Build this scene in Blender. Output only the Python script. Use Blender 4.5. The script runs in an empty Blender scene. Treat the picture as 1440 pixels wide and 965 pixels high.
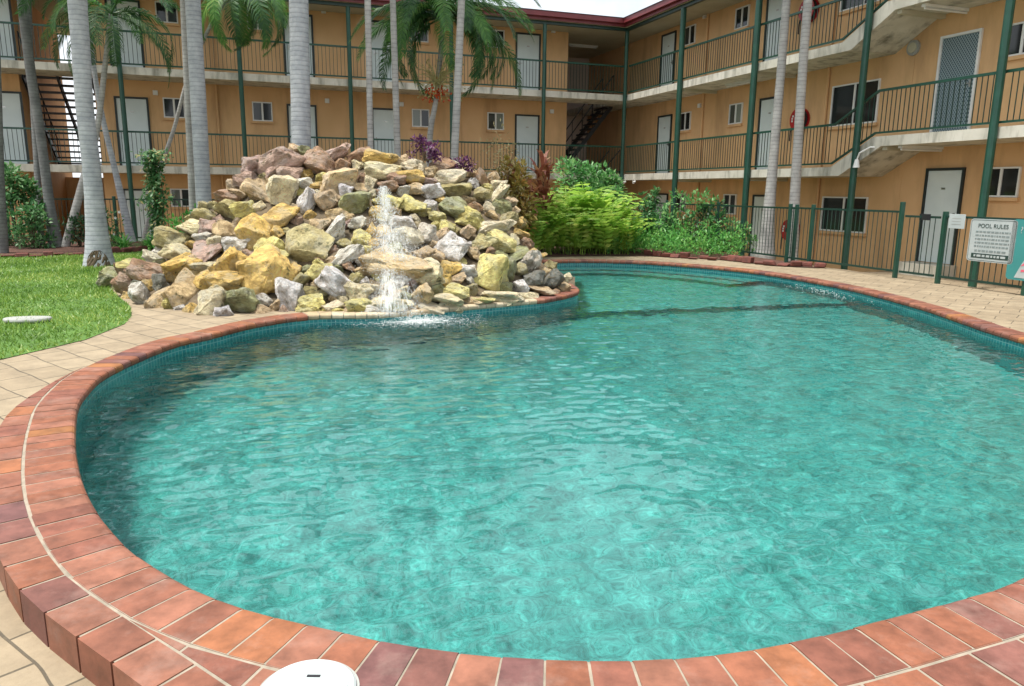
import bpy, bmesh, math, random
import numpy as np
from mathutils import Vector, Matrix, noise, geometry
random.seed(7); rng = np.random.default_rng(7)
S = bpy.context.scene
COL = S.collection
PI = math.pi
R = math.radians

# ------------------------------------------------------------------ camera
F, TH, RO, A = 1041.24, 0.203573, 0.0092559, 0.3418888
CZ = 1.45
C0 = np.array([0, 0, CZ])
_c, _s = math.cos(TH), math.sin(TH)
_r = np.array([1, 0, 0.]); _u = np.array([0, _s, _c]); FW = np.array([0, _c, -_s])
RT = math.cos(RO)*_r + math.sin(RO)*_u
UP = -math.sin(RO)*_r + math.cos(RO)*_u
def ray(x, y): return (x-720)/F*RT - (y-482.5)/F*UP + FW
def G(x, y, z=0.0):                      # photo pixel -> point on the level z
    k = ray(x, y); return C0 + k*((z-CZ)/k[2])
def D(x, y, Y):                          # photo pixel -> point at distance Y ahead
    k = ray(x, y); return C0 + k*(Y/k[1])
cd = bpy.data.cameras.new('camera'); cam = bpy.data.objects.new('camera', cd); COL.objects.link(cam)
cd.sensor_fit = 'HORIZONTAL'; cd.sensor_width = 36; cd.lens = F/1440*36
cd.clip_start = 0.05; cd.clip_end = 500
cam.matrix_world = Matrix(((RT[0], UP[0], -FW[0], 0), (RT[1], UP[1], -FW[1], 0), (RT[2], UP[2], -FW[2], CZ), (0, 0, 0, 1)))
S.camera = cam

# building frame: s runs left along the back wing, v runs toward the camera along the right wing
CN = np.array([4.05, 28.11, 0])
UU = np.array([-math.cos(A), -math.sin(A), 0]); VV = np.array([math.sin(A), -math.cos(A), 0])
def loc(x, y):
    d = np.array([x, y, 0]) - CN
    return float(d@UU), float(d@VV)
def bw(s, v, z=0): return CN + UU*s + VV*v + np.array([0, 0, z])

# ------------------------------------------------------------------ materials
def nodes(name):
    m = bpy.data.materials.new(name); m.use_nodes = True
    nt = m.node_tree; nt.nodes.clear()
    out = nt.nodes.new('ShaderNodeOutputMaterial')
    return m, nt, out
def N(nt, t, **kw):
    n = nt.nodes.new(t)
    for k, v in kw.items():
        if k in n.inputs: n.inputs[k].default_value = v
        else: setattr(n, k, v)
    return n
def c4(c): return (c[0], c[1], c[2], 1)
def ramp(nt, fac, stops):
    r = nt.nodes.new('ShaderNodeValToRGB')
    el = r.color_ramp.elements
    while len(el) < len(stops): el.new(.5)
    for e, (p, c) in zip(el, stops): e.position = p; e.color = c4(c)
    nt.links.new(fac, r.inputs[0]); return r.outputs[0]
def mix(nt, fac, a, b, mode='MIX'):
    n = nt.nodes.new('ShaderNodeMix'); n.data_type = 'RGBA'; n.blend_type = mode
    for sock, v in ((n.inputs[0], fac), (n.inputs[6], a), (n.inputs[7], b)):
        if hasattr(v, 'is_linked') or isinstance(v, bpy.types.NodeSocket): nt.links.new(v, sock)
        else: sock.default_value = v if not isinstance(v, tuple) else (c4(v) if len(v) == 3 else v)
    return n.outputs[2]
def coords(nt, kind='Object', scale=(1, 1, 1), rot=(0, 0, 0)):
    tc = nt.nodes.new('ShaderNodeTexCoord'); mp = nt.nodes.new('ShaderNodeMapping')
    mp.inputs['Scale'].default_value = scale; mp.inputs['Rotation'].default_value = rot
    nt.links.new(tc.outputs[kind], mp.inputs[0]); return mp.outputs[0]
def noi(nt, co, scale, detail=4, rough=.55, dist=0):
    n = N(nt, 'ShaderNodeTexNoise', Scale=scale, Detail=detail, Roughness=rough, Distortion=dist)
    nt.links.new(co, n.inputs['Vector']); return n.outputs['Fac']
def bump(nt, h, strength=.3, dist=.02):
    b = N(nt, 'ShaderNodeBump', Strength=strength, Distance=dist); nt.links.new(h, b.inputs['Height']); return b.outputs[0]
def basic(name, c1, c2=None, scale=6, rough=.6, bs=.15, bd=.01, metallic=0, stain=None, spec=.5, co='Object'):
    m, nt, out = nodes(name)
    p = N(nt, 'ShaderNodeBsdfPrincipled', Roughness=rough, Metallic=metallic); p.inputs['Specular IOR Level'].default_value = spec
    cc = coords(nt, co)
    f = noi(nt, cc, scale)
    col = ramp(nt, f, [(.32, c1), (.68, c2 or tuple(x*.8 for x in c1))])
    if stain:
        g = noi(nt, coords(nt, co, (1, 1, .22)), stain[1], 5, .65)
        col = mix(nt, ramp(nt, g, [(.48, (0, 0, 0)), (.72, (stain[2],)*3)]), col, stain[0])
    nt.links.new(col, p.inputs['Base Color'])
    if bs: nt.links.new(bump(nt, noi(nt, cc, scale*4, 6), bs, bd), p.inputs['Normal'])
    nt.links.new(p.outputs[0], out.inputs[0]); return m
def leafmat(name, c1, c2, c3=None, scale=1.3, trans=.35):
    m, nt, out = nodes(name)
    cc = coords(nt)
    geo = nt.nodes.new('ShaderNodeNewGeometry')
    f = N(nt, 'ShaderNodeMath', operation='ADD'); nt.links.new(noi(nt, cc, scale, 3), f.inputs[0])
    sc = N(nt, 'ShaderNodeMath', operation='MULTIPLY_ADD'); nt.links.new(geo.outputs['Random Per Island'], sc.inputs[0])
    sc.inputs[1].default_value = .5; sc.inputs[2].default_value = -.25
    nt.links.new(sc.outputs[0], f.inputs[1])
    st = [(.25, c1), (.6, c2)] + ([(.82, c3)] if c3 else [])
    col = ramp(nt, f.outputs[0], st)
    d = N(nt, 'ShaderNodeBsdfPrincipled', Roughness=.45); t = nt.nodes.new('ShaderNodeBsdfTranslucent')
    nt.links.new(col, d.inputs['Base Color']); nt.links.new(col, t.inputs[0])
    mx = N(nt, 'ShaderNodeMixShader'); mx.inputs[0].default_value = trans
    nt.links.new(d.outputs[0], mx.inputs[1]); nt.links.new(t.outputs[0], mx.inputs[2]); nt.links.new(mx.outputs[0], out.inputs[0])
    return m

M = {}
M['wall'] = basic('orange_render', (.70, .44, .225), (.64, .395, .19), 1.2, .85, .2, .006, stain=((.36, .21, .10), 1.4, .6))
M['wallpink'] = basic('pink_render', (.66, .56, .50), (.60, .50, .44), 1.2, .85, .2, .006)
M['slab'] = basic('painted_concrete', (.62, .60, .52), (.50, .48, .40), 2.5, .8, .25, .01, stain=((.10, .10, .07), 3.0, .85))
M['soffit'] = basic('soffit_paint', (.50, .47, .36), (.42, .39, .28), 1.5, .85, .1, .005)
M['green'] = basic('green_paint', (.011, .072, .046), (.007, .05, .033), 5, .4, .05, .002)
M['greendark'] = basic('dark_green_paint', (.010, .045, .032), (.007, .032, .024), 5, .42, .05, .002)
M['maroon'] = basic('maroon_metal', (.20, .035, .04), (.15, .025, .03), 3, .45, .05, .002)
M['door'] = basic('door_paint', (.66, .74, .73), (.58, .66, .66), 1.5, .5, .03, .002)
M['doorframe'] = basic('door_frame_paint', (.018, .03, .028), (.012, .02, .02), 4, .5, 0)
M['white'] = basic('white_aluminium', (.78, .79, .77), (.68, .69, .67), 3, .4, .02, .001)
M['blacksteel'] = basic('black_steel', (.018, .02, .024), (.012, .013, .016), 5, .5, .05, .002)
M['chrome'] = basic('dull_metal', (.5, .5, .48), (.4, .4, .38), 5, .35, 0, metallic=1)
M['red'] = basic('red_enamel', (.42, .015, .02), (.33, .012, .016), 5, .35, 0)
M['black'] = basic('black_rubber', (.015, .015, .02), (.01, .01, .012), 8, .6, .1, .002)
M['trunk'] = None
M['soil'] = basic('mulch', (.13, .05, .032), (.05, .03, .02), 14, .95, .8, .03)
M['rubble'] = basic('earth_rubble', (.16, .12, .07), (.07, .055, .035), 6, .95, .8, .05)
M['edging'] = basic('red_edging_stone', (.17, .05, .035), (.09, .035, .028), 8, .85, .5, .02)
M['plastic'] = basic('white_plastic', (.45, .49, .49), (.38, .43, .43), 6, .35, .02, .001)
M['stone'] = basic('pale_flagstone', (.34, .35, .33), (.26, .27, .25), 5, .8, .3, .01)
M['fruit'] = basic('orange_fruit', (.62, .10, .02), (.45, .06, .015), 20, .5, 0)
M['seedstalk'] = basic('pale_flower_stalks', (.50, .44, .20), (.34, .32, .12), 10, .7, 0)
M['stem'] = basic('woody_stems', (.12, .085, .05), (.08, .06, .035), 8, .9, .2)
M['tealsign'] = basic('teal_print', (.05, .27, .26), (.045, .23, .225), 2, .4, 0)
M['greyprint'] = basic('grey_print', (.16, .20, .20), (.22, .26, .26), 9, .5, 0)
M['pinkprint'] = basic('pink_print', (.75, .14, .20), (.65, .12, .18), 2, .4, 0)
M['ink'] = basic('sign_ink', (.02, .05, .04), (.02, .04, .035), 4, .5, 0)

def glassmat():
    m, nt, out = nodes('dark_window_glass')
    p = N(nt, 'ShaderNodeBsdfPrincipled', Roughness=.06); oi = nt.nodes.new('ShaderNodeObjectInfo'); col = ramp(nt, oi.outputs['Random'], [(0, (.012, .016, .018)), (.55, (.02, .024, .025)), (.72, (.05, .06, .055)), (.86, (.20, .23, .20))]); nt.links.new(col, p.inputs['Base Color'])
    nt.links.new(p.outputs[0], out.inputs[0]); return m
M['glass'] = glassmat()
def meshdoor():
    m, nt, out = nodes('diamond_security_mesh')
    p = N(nt, 'ShaderNodeBsdfPrincipled', Roughness=.5)
    cs = []
    for a in (1, -1):
        tc = nt.nodes.new('ShaderNodeTexCoord'); sx = nt.nodes.new('ShaderNodeSeparateXYZ'); nt.links.new(tc.outputs['Object'], sx.inputs[0])
        k = N(nt, 'ShaderNodeMath', operation='MULTIPLY_ADD'); nt.links.new(sx.outputs['Y'], k.inputs[0]); k.inputs[1].default_value = a*1.35
        nt.links.new(sx.outputs['Z'], k.inputs[2])
        f = N(nt, 'ShaderNodeMath', operation='FRACT'); mu = N(nt, 'ShaderNodeMath', operation='MULTIPLY'); mu.inputs[1].default_value = 12
        nt.links.new(k.outputs[0], mu.inputs[0]); nt.links.new(mu.outputs[0], f.inputs[0])
        g = N(nt, 'ShaderNodeMath', operation='LESS_THAN'); g.inputs[1].default_value = .28; nt.links.new(f.outputs[0], g.inputs[0]); cs.append(g.outputs[0])
    mx = N(nt, 'ShaderNodeMath', operation='MAXIMUM'); nt.links.new(cs[0], mx.inputs[0]); nt.links.new(cs[1], mx.inputs[1])
    nt.links.new(mix(nt, mx.outputs[0], (.022, .06, .085), (.30, .38, .40)), p.inputs['Base Color'])
    nt.links.new(p.outputs[0], out.inputs[0]); return m
M['meshdoor'] = meshdoor()
def trunkmat(name, c1, c2):
    m, nt, out = nodes(name)
    p = N(nt, 'ShaderNodeBsdfPrincipled', Roughness=.85)
    co = coords(nt, 'Object')
    w = N(nt, 'ShaderNodeTexWave', wave_type='BANDS', bands_direction='Z', Scale=3.9, Distortion=1.3, Detail=3); w.inputs['Detail Scale'].default_value = 1.6
    nt.links.new(co, w.inputs['Vector'])
    ring = ramp(nt, w.outputs['Fac'], [(.0, (.42, .42, .42)), (.30, (1, 1, 1))])
    col = ramp(nt, noi(nt, co, 5, 6, .65), [(.3, c1), (.66, c2)])
    col = mix(nt, .42, col, mix(nt, 1.0, col, ring, 'MULTIPLY'))
    nt.links.new(col, p.inputs['Base Color'])
    col = mix(nt, ramp(nt, noi(nt, coords(nt, 'Object', (1, 1, .35)), 3.2, 7, .75), [(.5, (0,)*3), (.68, (.55,)*3)]), col, tuple(q*.38 for q in c1))
    col = mix(nt, ramp(nt, noi(nt, co, 7.5, 5, .7), [(.58, (0,)*3), (.68, (.5,)*3)]), col, tuple(min(.7, q*1.35) for q in c2))
    nt.links.new(bump(nt, ring, .35, .008), p.inputs['Normal'])
    nt.links.new(p.outputs[0], out.inputs[0]); return m
M['trunk'] = trunkmat('grey_ringed_trunk', (.26, .28, .31), (.46, .48, .50))
M['trunkdark'] = trunkmat('dark_ringed_trunk', (.09, .095, .095), (.19, .195, .19))
M['trunkpale'] = trunkmat('pale_trunk', (.27, .265, .255), (.44, .43, .41))
M['frond'] = leafmat('palm_leaflets', (.025, .085, .028), (.065, .17, .05), (.15, .27, .08), .9, .4)
M['frondlight'] = leafmat('young_palm_leaflets', (.06, .18, .04), (.14, .32, .07), (.30, .40, .11), .9, .5)
M['fern'] = leafmat('fern_leaflets', (.18, .38, .05), (.40, .60, .10), (.62, .68, .18), 1.5, .55)
M['ferngreen'] = leafmat('soft_green_leaves', (.06, .25, .05), (.15, .42, .09), (.28, .5, .13), 1.5, .4)
M['leafbright'] = leafmat('bright_shrub_leaves', (.05, .19, .05), (.16, .38, .12), (.34, .52, .22), 1.5, .4)
M['leafmid'] = leafmat('mid_green_leaves', (.035, .14, .04), (.11, .27, .09), (.26, .40, .20), 1.5)
M['leafdark'] = leafmat('dark_green_leaves', (.012, .045, .016), (.035, .10, .035), (.10, .18, .09), 1.5)
M['leafred'] = leafmat('red_strap_leaves', (.22, .06, .04), (.42, .17, .09), (.58, .36, .18), 2)
M['leafcroton'] = leafmat('yellow_orange_leaves', (.26, .22, .05), (.48, .38, .10), (.5, .22, .06), 2)
M['leafpurple'] = leafmat('purple_leaves', (.06, .015, .06), (.14, .04, .12), (.22, .10, .20), 2)
M['leafdry'] = leafmat('dry_sprigs', (.30, .26, .12), (.46, .40, .20), (.55, .5, .28), 2, .2)
M['grass'] = leafmat('grass_blades', (.085, .18, .025), (.20, .34, .05), (.42, .50, .13), .8, .4)

def lawnmat():
    m, nt, out = nodes('lawn_soil')
    p = N(nt, 'ShaderNodeBsdfPrincipled', Roughness=.95); co = coords(nt)
    col = ramp(nt, noi(nt, co, 3, 8, .7), [(.3, (.045, .10, .015)), (.6, (.09, .19, .03)), (.8, (.16, .22, .06))])
    nt.links.new(col, p.inputs['Base Color']); nt.links.new(bump(nt, noi(nt, co, 60, 4), .6, .03), p.inputs['Normal'])
    nt.links.new(p.outputs[0], out.inputs[0]); return m
M['lawn'] = lawnmat()
def pavermat():
    m, nt, out = nodes('beige_pavers')
    p = N(nt, 'ShaderNodeBsdfPrincipled', Roughness=.8); co = coords(nt, 'Object', rot=(0, 0, R(38)))
    wob = N(nt, 'ShaderNodeTexNoise', Scale=1.6, Detail=2); nt.links.new(co, wob.inputs['Vector'])
    ad = N(nt, 'ShaderNodeVectorMath', operation='MULTIPLY_ADD'); ad.inputs[1].default_value = (.09, .09, 0); nt.links.new(wob.outputs['Color'], ad.inputs[0]); nt.links.new(co, ad.inputs[2])
    b = N(nt, 'ShaderNodeTexBrick', Scale=1.0); b.inputs['Mortar Size'].default_value = .006; b.inputs['Mortar Smooth'].default_value = .3
    b.inputs['Brick Width'].default_value = .40; b.inputs['Row Height'].default_value = .27
    b.inputs['Color1'].default_value = (.29, .24, .17, 1); b.inputs['Color2'].default_value = (.24, .195, .135, 1); b.inputs['Mortar'].default_value = (.085, .072, .05, 1)
    nt.links.new(ad.outputs[0], b.inputs['Vector'])
    n1 = noi(nt, co, 5, 7, .7); n2 = noi(nt, co, 60, 3)
    col = mix(nt, .55, b.outputs['Color'], ramp(nt, n1, [(.3, (.28, .25, .20)), (.7, (.66, .62, .55))]), 'OVERLAY')
    col = mix(nt, ramp(nt, n2, [(.55, (0, 0, 0)), (.75, (.35,)*3)]), col, (.22, .17, .10))
    nt.links.new(col, p.inputs['Base Color'])
    iv = N(nt, 'ShaderNodeMath', operation='MULTIPLY_ADD'); nt.links.new(b.outputs['Fac'], iv.inputs[0]); iv.inputs[1].default_value = -1; nt.links.new(n1, iv.inputs[2])
    nt.links.new(bump(nt, iv.outputs[0], .5, .01), p.inputs['Normal'])
    nt.links.new(p.outputs[0], out.inputs[0]); return m
M['paver'] = pavermat()
def tilemat():
    m, nt, out = nodes('terracotta_tiles')
    p = N(nt, 'ShaderNodeBsdfPrincipled', Roughness=.42); co = coords(nt)
    at = N(nt, 'ShaderNodeAttribute', attribute_name='tile_colour')
    n1 = noi(nt, co, 9, 6, .65); n2 = noi(nt, co, 70, 4)
    col = mix(nt, .65, at.outputs['Color'], ramp(nt, n1, [(.3, (.22,)*3), (.7, (.76,)*3)]), 'OVERLAY')
    col = mix(nt, ramp(nt, noi(nt, co, 4, 7, .7), [(.52, (0, 0, 0)), (.78, (.40,)*3)]), col, (.34, .24, .20))
    col = mix(nt, ramp(nt, noi(nt, co, 38, 6, .8), [(.58, (0, 0, 0)), (.74, (.5,)*3)]), col, (.10, .055, .045))
    nt.links.new(col, p.inputs['Base Color'])
    p.inputs['Specular IOR Level'].default_value = .3; rr = ramp(nt, n1, [(.3, (.5,)*3), (.7, (.75,)*3)]); nt.links.new(rr, p.inputs['Roughness'])
    nt.links.new(bump(nt, n2, .12, .004), p.inputs['Normal'])
    nt.links.new(p.outputs[0], out.inputs[0]); return m
M['tile'] = tilemat()
M['mortar'] = basic('pale_mortar', (.34, .29, .225), (.22, .19, .145), 14, .9, .3, .006)
def rockmat():
    m, nt, out = nodes('sandstone_boulder')
    p = N(nt, 'ShaderNodeBsdfPrincipled', Roughness=.85); co = coords(nt)
    oi = nt.nodes.new('ShaderNodeObjectInfo')
    sh = N(nt, 'ShaderNodeVectorMath', operation='MULTIPLY_ADD'); nt.links.new(oi.outputs['Random'], sh.inputs[0]); sh.inputs[1].default_value = (37, 19, 53); nt.links.new(co, sh.inputs[2])
    v = sh.outputs[0]
    sh2 = N(nt, 'ShaderNodeVectorMath', operation='ADD'); nt.links.new(v, sh2.inputs[0]); sh2.inputs[1].default_value = (11, 5, 3)
    n1 = noi(nt, v, 2.6, 9, .74, .5); n2 = noi(nt, v, 9, 9, .75); n3 = noi(nt, v, 3.0, 7, .74, 1.2)
    base = oi.outputs['Color']
    lt = mix(nt, 1.0, base, (1.55, 1.5, 1.4), 'MULTIPLY'); dk = mix(nt, 1.0, base, (.62, .54, .44), 'MULTIPLY')
    col = mix(nt, ramp(nt, n1, [(.38, (0,)*3), (.58, (1,)*3)]), dk, lt)
    col = mix(nt, ramp(nt, noi(nt, sh2.outputs[0], 1.7, 8, .7), [(.49, (0,)*3), (.57, (.85,)*3)]), col, mix(nt, .3, base, (.80, .76, .66)))
    # ochre iron bands, lichen and moss of their own shape
    col = mix(nt, ramp(nt, n3, [(.50, (0,)*3), (.66, (.75,)*3)]), col, mix(nt, .5, base, (.52, .32, .07)))
    col = mix(nt, ramp(nt, noi(nt, v, 3.4, 8, .76), [(.57, (0,)*3), (.63, (.8,)*3)]), col, (.085, .095, .035))
    col = mix(nt, ramp(nt, n2, [(.60, (0,)*3), (.70, (.55,)*3)]), col, (.07, .055, .035))
    nt.links.new(col, p.inputs['Base Color'])
    nt.links.new(bump(nt, n2, 1.0, .16), p.inputs['Normal'])
    nt.links.new(p.outputs[0], out.inputs[0]); return m
M['rock'] = rockmat()
def poolmat(name, cs, tile, grout, rough=.4):
    m, nt, out = nodes(name)
    p = N(nt, 'ShaderNodeBsdfPrincipled', Roughness=rough); co = coords(nt)
    col = ramp(nt, noi(nt, co, 2.2, 8, .75, .8), cs)
    col = mix(nt, .6, col, ramp(nt, noi(nt, co, 30, 6, .85), [(.36, (.10,)*3), (.64, (.90,)*3)]), 'OVERLAY')
    col = mix(nt, .35, col, ramp(nt, noi(nt, co, 9, 4, .7), [(.35, (.2,)*3), (.65, (.8,)*3)]), 'OVERLAY')
    nt.links.new(col, p.inputs['Base Color']); nt.links.new(p.outputs[0], out.inputs[0]); return m
M['poolfloor'] = poolmat('pool_pebble_floor', [(.25, (.048, .26, .225)), (.55, (.078, .34, .315)), (.8, (.15, .405, .37))], 0, 0)
def mosaic():
    m, nt, out = nodes('pool_wall_mosaic')
    p = N(nt, 'ShaderNodeBsdfPrincipled', Roughness=.25)
    uv = N(nt, 'ShaderNodeUVMap', uv_map='UVMap')
    b = N(nt, 'ShaderNodeTexBrick', Scale=1.0, offset=0.0); b.inputs['Mortar Size'].default_value = .004
    b.inputs['Brick Width'].default_value = .05; b.inputs['Row Height'].default_value = .05
    b.inputs['Color1'].default_value = (.012, .13, .15, 1); b.inputs['Color2'].default_value = (.03, .22, .22, 1); b.inputs['Mortar'].default_value = (.13, .30, .29, 1)
    nt.links.new(uv.outputs[0], b.inputs['Vector'])
    nt.links.new(b.outputs['Color'], p.inputs['Base Color']); nt.links.new(p.outputs[0], out.inputs[0]); return m
M['mosaic'] = mosaic()
def watermat():
    m, nt, out = nodes('pool_water')
    g = N(nt, 'ShaderNodeBsdfGlass', IOR=1.33, Roughness=0.0); g.inputs['Color'].default_value = (.86, .98, .97, 1)
    nt.links.new(g.outputs[0], out.inputs[0]); return m
M['water'] = watermat()
def foammat():
    m, nt, out = nodes('white_spray')
    p = N(nt, 'ShaderNodeBsdfPrincipled', Roughness=.25); p.inputs['Base Color'].default_value = (.85, .88, .88, 1)
    t = nt.nodes.new('ShaderNodeBsdfTranslucent'); t.inputs[0].default_value = (.85, .88, .88, 1)
    mx = N(nt, 'ShaderNodeMixShader'); mx.inputs[0].default_value = .4
    nt.links.new(p.outputs[0], mx.inputs[1]); nt.links.new(t.outputs[0], mx.inputs[2]); nt.links.new(mx.outputs[0], out.inputs[0]); return m
M['foam'] = foammat()

# ------------------------------------------------------------------ mesh helpers
def tag(o, label=None, cat=None, group=None, kind=None):
    if label: o['label'] = label
    if cat: o['category'] = cat
    if group: o['group'] = group
    if kind: o['kind'] = kind
    return o
def empty(name, p=(0, 0, 0), rz=0, label=None, cat=None, group=None):
    o = bpy.data.objects.new(name, None); COL.objects.link(o); o.location = p; o.rotation_euler = (0, 0, rz)
    o.empty_display_size = .2
    return tag(o, label, cat, group)
class MB:
    def __init__(s): s.v = []; s.f = []; s.cols = []
    def add(s, vs, fs, col=None):
        b = len(s.v); s.v += [tuple(map(float, p)) for p in vs]; s.f += [tuple(b+i for i in f) for f in fs]
        if col is not None: s.cols += [col]*len(fs)
        return s
    def box(s, a, b, col=None):
        x0, y0, z0 = a; x1, y1, z1 = b
        return s.add([(x0, y0, z0), (x1, y0, z0), (x1, y1, z0), (x0, y1, z0), (x0, y0, z1), (x1, y0, z1), (x1, y1, z1), (x0, y1, z1)],
                     [(0, 3, 2, 1), (4, 5, 6, 7), (0, 1, 5, 4), (1, 2, 6, 5), (2, 3, 7, 6), (3, 0, 4, 7)], col)
    def prism(s, poly, d, col=None):     # poly: 3D points in order, d: extrusion vector
        n = len(poly); P = [np.array(p, float) for p in poly]; d = np.array(d, float)
        return s.add(P + [p+d for p in P], [tuple(range(n))[::-1], tuple(range(n, 2*n))] + [(i, (i+1) % n, n+(i+1) % n, n+i) for i in range(n)], col)
    def tube(s, pts, rad, n=8, cap=True):
        pts = [Vector(p) for p in pts]; m = len(pts)
        if not hasattr(rad, '__len__'): rad = [rad]*m
        vs = []; ref = None
        for i, p in enumerate(pts):
            t = (pts[min(i+1, m-1)]-pts[max(i-1, 0)]).normalized()
            if ref is None: ref = t.orthogonal().normalized() if abs(t.z) < .95 else Vector((1, 0, 0))
            x = (ref - t*ref.dot(t)).normalized(); y = t.cross(x); ref = x
            vs += [p + (x*math.cos(2*PI*k/n)+y*math.sin(2*PI*k/n))*rad[i] for k in range(n)]
        fs = [(i*n+k, i*n+(k+1) % n, (i+1)*n+(k+1) % n, (i+1)*n+k) for i in range(m-1) for k in range(n)]
        if cap: fs += [tuple(range(n))[::-1], tuple((m-1)*n+k for k in range(n))]
        return s.add(vs, fs)
    def disc(s, c, r, h, n=32, axis='z'):
        c = Vector(c); ax = {'z': Vector((0, 0, 1)), 'x': Vector((1, 0, 0)), 'y': Vector((0, 1, 0))}[axis]
        return s.tube([c, c+ax*h], [r, r], n)
    def build(s, name, mat, parent=None, smooth=False):
        me = bpy.data.meshes.new(name); me.from_pydata(s.v, [], s.f); me.update()
        if s.cols:
            a = me.color_attributes.new('tile_colour', 'FLOAT_COLOR', 'CORNER')
            for p, c in zip(me.polygons, s.cols):
                for li in p.loop_indices: a.data[li].color = (c[0], c[1], c[2], 1)
        if smooth:
            for p in me.polygons: p.use_smooth = True
        me.materials.append(mat)
        o = bpy.data.objects.new(name, me); COL.objects.link(o)
        if parent: o.parent = parent
        return o
def copy_tree(o, parent=None):
    c = o.copy(); COL.objects.link(c)
    if parent: c.parent = parent
    for ch in list(o.children): copy_tree(ch, c)
    return c
def smooth01(t): t = min(1, max(0, t)); return t*t*(3-2*t)
def bevel(o, w, seg=2):
    m = o.modifiers.new('bevel', 'BEVEL'); m.width = w; m.segments = seg; m.limit_method = 'ANGLE'; return o

# ------------------------------------------------------------------ terrain height
def terr(x, y):
    s, v = loc(x, y)
    base = -.7 + .37*smooth01((v-10.4)/1.2)
    t = smooth01(min(s-1.2, v-1.2)/1.1)
    z = base*(1-t)
    if x < 4: z -= .125*smooth01((4.9-y)/2.2)*smooth01((3.2-x)/1.0)
    return z-.010

# ------------------------------------------------------------------ pool outline
ctrl = [(360, 454), (300, 469), (250, 480), (200, 499), (150, 523), (125, 545), (110, 568), (106, 595), (106, 625), (110, 652), (118, 680), (135, 714), (158, 744), (188, 775), (236, 805), (276, 827), (343, 852), (421, 872), (480, 884), (537, 898), (648, 914), (766, 923), (884, 925), (960, 921), (1061, 909), (1162, 888), (1263, 862), (1351, 839), (1440, 808)]
P = [G(*c)[:2] for c in ctrl] + [np.array(q) for q in ((2.95, 3.30), (3.85, 4.2), (4.65, 5.35), (5.15, 6.5))]
P += [G(*c)[:2] for c in ((1440, 477), (1387, 461), (1294, 430), (1200, 405.5), (1125, 391), (1050, 380), (975, 373), (900, 368), (830, 366), (765, 366.5))]
P += [np.array(q) for q in ((.2, 16.0), (-.15, 15.0), (-.05, 13.8), (.35, 12.9), (.8, 12.25))] + [G(*c)[:2] for c in ((812, 403), (811, 411), (775, 419), (751, 422), (626, 433), (533, 441), (440, 443))]
def catmull(P, step):
    n = len(P); out = []
    for i in range(n):
        p0, p1, p2, p3 = P[i-1], P[i], P[(i+1) % n], P[(i+2) % n]
        k = max(2, int(np.linalg.norm(p2-p1)/.02))
        for j in range(k):
            t = j/k; out.append(.5*((2*p1)+(p2-p0)*t+(2*p0-5*p1+4*p2-p3)*t*t+(3*p1-p0-3*p2+p3)*t**3))
    out = np.array(out)
    for _ in range(14): out = (np.roll(out, 1, 0)+2*out+np.roll(out, -1, 0))/4
    d = np.r_[0, np.cumsum(np.linalg.norm(np.diff(np.r_[out, out[:1]], axis=0), axis=1))]
    m = int(round(d[-1]/step)); q = np.arange(m)*d[-1]/m
    xx = np.r_[out[:, 0], out[0, 0]]; yy = np.r_[out[:, 1], out[0, 1]]
    return np.c_[np.interp(q, d, xx), np.interp(q, d, yy)], d[-1]
POOL, PLEN = catmull(P, .136)            # one sample per coping brick; runs counter-clockwise seen from above
area = .5*np.sum(POOL[:, 0]*np.roll(POOL[:, 1], -1)-np.roll(POOL[:, 0], -1)*POOL[:, 1])
def normals(Q):
    t = np.roll(Q, -1, 0)-np.roll(Q, 1, 0); t /= np.linalg.norm(t, axis=1)[:, None]
    n = np.c_[t[:, 1], -t[:, 0]]
    return n if area > 0 else -n          # outward
NRM = normals(POOL)
for _ in range(3):
    NRM = np.roll(NRM, 1, 0)+2*NRM+np.roll(NRM, -1, 0); NRM /= np.linalg.norm(NRM, axis=1)[:, None]
def off(d): return POOL+NRM*d
def inside_many(X, Y, Q):
    ins = np.zeros(X.shape, bool); n = len(Q); j = n-1
    for i in range(n):
        xi, yi = Q[i]; xj, yj = Q[j]
        c = ((yi > Y) != (yj > Y)) & (X < (xj-xi)*(Y-yi)/(yj-yi+1e-12)+xi)
        ins ^= c; j = i
    return ins
def inside(x, y, Q): return bool(inside_many(np.array([x]), np.array([y]), Q)[0])

WATER = -.13
FLOOR = -1.30
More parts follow.
